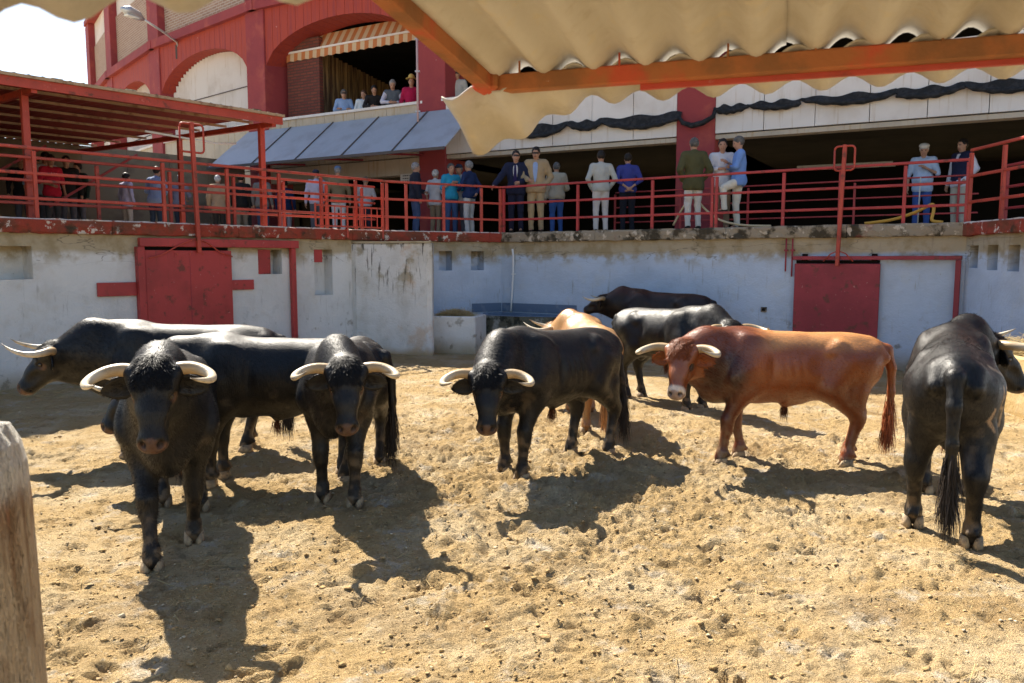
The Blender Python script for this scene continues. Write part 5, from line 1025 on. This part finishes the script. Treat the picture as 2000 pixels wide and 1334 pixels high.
PEOPLE = [
 ('man in olive jacket and white trousers with his back turned, before the right column', (3.60,16.06), 97, dict(h=1.80, top=(.09,.085,.04), jacket=(.085,.08,.035), legs=(.62,.60,.55), hair='salt', armL='pocket', armR='pocket', hem=.80)),
 ('man in white shirt pointing, between the olive jacket and the light blue shirt', (4.19,16.20), -95, dict(h=1.80, top=(.62,.62,.66), legs=(.24,.18,.12), armL='point', armR='crossed', sleeve='rolled', hyaw=-12)),
 ('man in light blue shirt and white trousers with one foot on the rail', (4.44,15.87), 172, dict(h=1.80, top=(.17,.30,.62), legs=(.66,.63,.54), hair='salt', armL='crossed', armR='crossed', raise_leg='L', hpitch=12)),
 ('heavy man in white flat cap and pale blue shirt holding a stick', (8.35,16.48), -120, dict(h=1.74, top=(.42,.52,.68), legs=(.05,.10,.30), hair='white', hat='flat', armL='chest', armR='down', sleeve='short', belly=.06, hpitch=14, hem=.82)),
 ('man in navy vest with white sleeves leaning at the right railing corner', (8.88,16.06), -165, dict(h=1.78, top=(.66,.64,.70), vest=(.018,.02,.05), legs=(.50,.44,.34), shoe=(.05,.12,.26), armL='pocket', armR='down', lean=-.05)),
 ('man in navy suit and tie holding the rail at the far corner', (0.09,17.93), -98, dict(h=1.80, top=(.60,.60,.62), jacket=(.014,.018,.045), legs=(.014,.017,.04), tie=(.02,.015,.07), hair='dark', armL='front', armR='rail', glasses=True, hyaw=12)),
 ('man in beige suit and sunglasses beside the navy suit', (0.53,17.88), -100, dict(h=1.87, top=(.28,.38,.62), jacket=(.36,.27,.16), legs=(.38,.29,.17), hair='dark', armL='pocket', armR='front', glasses=True, hpitch=8)),
 ('man in pale khaki jacket and blue jeans with his back turned beside the beige suit', (1.04,18.90), 100, dict(h=1.66, top=(.40,.37,.29), jacket=(.40,.37,.29), legs=(.045,.11,.32), hair='salt', armL='down', armR='front', hem=.90)),
 ('man with dark curly hair in pale sweater and white trousers seen from behind', (1.97,17.93), 95, dict(h=1.80, top=(.46,.46,.42), legs=(.62,.58,.54), hair='dark', armL='pocket', armR='pocket', hem=.92)),
 ('man in violet blue shirt with hands clasped behind his back', (2.58,18.05), 92, dict(h=1.76, top=(.045,.055,.24), legs=(.015,.017,.025), armL='behind', armR='behind', sleeve='rolled', hem=.93)),
 ('man in dark padded jacket and jeans beside the notice board', (-2.34,19.58), 20, dict(h=1.74, top=(.02,.022,.035), jacket=(.02,.022,.035), legs=(.06,.09,.17), hair='grey', armL='front', armR='down')),
 ('old man with white hair and white shirt turned away near the pier', (-1.90,20.03), 60, dict(h=1.62, top=(.60,.60,.62), legs=(.26,.20,.13), hair='white', sleeve='short', hem=.84)),
 ('man in turquoise shirt gesturing with both hands, wearing jeans', (-1.49,19.70), -60, dict(h=1.73, top=(.03,.30,.48), legs=(.05,.09,.19), hair='salt', armL='chest', armR='chest', sleeve='short', belly=.02, hem=.92)),
 ('grey haired man half hidden behind the turquoise shirt', (-1.30,19.99), -110, dict(h=1.74, top=(.50,.50,.50), hair='grey', hat='cap')),
 ('grey haired man in navy sweater and white trousers facing the turquoise shirt', (-1.03,19.61), 150, dict(h=1.78, top=(.02,.035,.10), legs=(.60,.58,.54), hair='grey', armL='front', armR='behind', hem=.90)),
 ('person in lilac shirt and dark cap seen from behind under the awning', (-5.15,21.31), 110, dict(h=1.76, top=(.48,.46,.58), legs=(.10,.105,.12), hair='dark', hat='cap', hem=.90)),
 ('man in khaki top, white trousers and blue cap seen from behind', (-4.51,21.02), 100, dict(h=1.82, top=(.20,.155,.09), legs=(.64,.60,.58), hair='grey', hat='bluecap', hem=.88)),
 ('man in white shirt leaning over, dark trousers, seen from behind', (-3.93,21.62), 85, dict(h=1.62, top=(.56,.54,.58), legs=(.025,.03,.05), hair='grey', lean=.12, armL='front', armR='front', hem=.93, hpitch=25)),
 ('man in bright red printed t-shirt by the left railing', (-10.41,18.31), -35, dict(h=1.76, top=(.52,.02,.05), legs=(.07,.075,.08), hair='dark', sleeve='short', armL='down', armR='front', hem=.86, hpitch=20)),
 ('man in light blue t-shirt left of the red t-shirt', (-10.95,18.60), -20, dict(h=1.74, top=(.26,.40,.62), legs=(.06,.08,.11), sleeve='short', hpitch=15)),
 ('dark haired man in white shirt looking down behind the red t-shirt', (-10.71,18.64), -40, dict(h=1.86, top=(.50,.50,.52), hpitch=25)),
 ('man in black standing just right of the red t-shirt', (-10.41,18.96), -60, dict(h=1.82, top=(.02,.02,.022))),
 ('man in dark green shirt by the shed post', (-10.37,19.41), -110, dict(h=1.72, top=(.02,.035,.03))),
 ('man in black at the far left edge of the shed', (-11.14,18.42), -60, dict(h=1.74, top=(.015,.015,.018))),
 ('person in lilac shirt and patterned trousers behind the shed post', (-9.88,20.73), 60, dict(h=1.62, top=(.42,.40,.55), legs=(.45,.40,.36), hair='dark')),
 ('man in slate blue shirt bending forward seen from behind', (-9.05,20.50), 80, dict(h=1.76, top=(.20,.26,.42), legs=(.03,.045,.075), hair='dark', lean=.15, armL='front', armR='front')),
 ('grey haired man in grey shirt bending beside the slate blue shirt', (-8.79,21.36), 75, dict(h=1.66, top=(.17,.17,.22), legs=(.025,.035,.06), hair='grey', lean=.12, armL='front', armR='front')),
 ('old man in tan jacket with his back turned left of the ring lever', (-7.97,21.94), 95, dict(h=1.68, top=(.42,.29,.18), jacket=(.42,.29,.18), legs=(.04,.035,.03), hair='white', hem=.80)),
 ('man in black jacket and beige trousers in the shed shade', (-7.47,22.31), 100, dict(h=1.76, top=(.02,.02,.02), legs=(.28,.23,.17))),
 ('man in grey top and jeans at the right end of the shed', (-6.70,21.68), 80, dict(h=1.72, top=(.17,.16,.15), legs=(.05,.07,.12), hair='salt')),
 ('person in dark blue under the end of the awning', (-6.39,22.79), 90, dict(h=1.64, top=(.02,.035,.10), legs=(.40,.38,.40))),
]
for lab, p, fc, kw in PEOPLE:
    r_ = person(lab, p, fc, **kw)
    if 'red printed' in lab:                           # small white chest print
        mb = MB()
        for k in range(6): mb.add([(.152, y_, z_) for y_, z_ in ((.07-k*.026,1.335),(.05-k*.026,1.365-.01*(k % 2)),(.046-k*.026,1.355-.01*(k % 2)),(.066-k*.026,1.325))], [(0,1,2,3)])
        mb.build('chest_print', cloth((.7,.68,.66)), r_)
dG, nG = fax(3); aG = Vector((PC[3].x,PC[3].y,0))
UP_PEOPLE = [
 ('man in light blue shirt and sunglasses with folded arms in the upper gallery', 680, dict(top=(.26,.38,.60), armL='crossed', armR='crossed', glasses=True, hair='salt')),
 ('woman in white top with long brown hair in the upper gallery', 718, dict(h=1.66, top=(.60,.66,.70), hair='brown', longhair=True, hyaw=-30)),
 ('man in black leaning over the upper gallery parapet', 738, dict(h=1.72, top=(.02,.018,.018), lean=.25, armL='lean', armR='lean', hpitch=20)),
 ('grey haired man in quilted vest leaning on the upper gallery parapet', 773, dict(h=1.80, top=(.50,.50,.58), vest=(.10,.12,.14), hair='grey', lean=.2, armL='lean', armR='lean', hpitch=25)),
 ('man in straw hat and crimson polo shirt beside the gallery column', 809, dict(h=1.84, top=(.42,.015,.07), hair='dark', hat='straw')),
]
for lab, px, kw in UP_PEOPLE:
    k = (px-1000)/1559; q = aG-nG*.45; u = (k*q.y-q.x)/(dG.x-k*dG.y); p = q+dG*u; person(lab, (p.x, p.y), cam_side(p.x, p.y), floor=ZB+.36, group='spectators in the upper gallery', **kw)
person('man in pale panama hat with a black band right of the tall column', (-1.45,21.65), -95, h=1.80, top=(.45,.45,.42), hair='grey', hat='panama', floor=ZB+.45, glasses=True, group='spectators in the upper gallery')
# stick held by the man in the flat cap
sk = empty('walking_stick', (7.42,14.75,ZL), 'thin wooden stick held by the man in the white flat cap', 'stick'); MB().tube([(0,0,0),(.03,.03,.9)], .012, 6).build('shaft', m_post, sk, True)
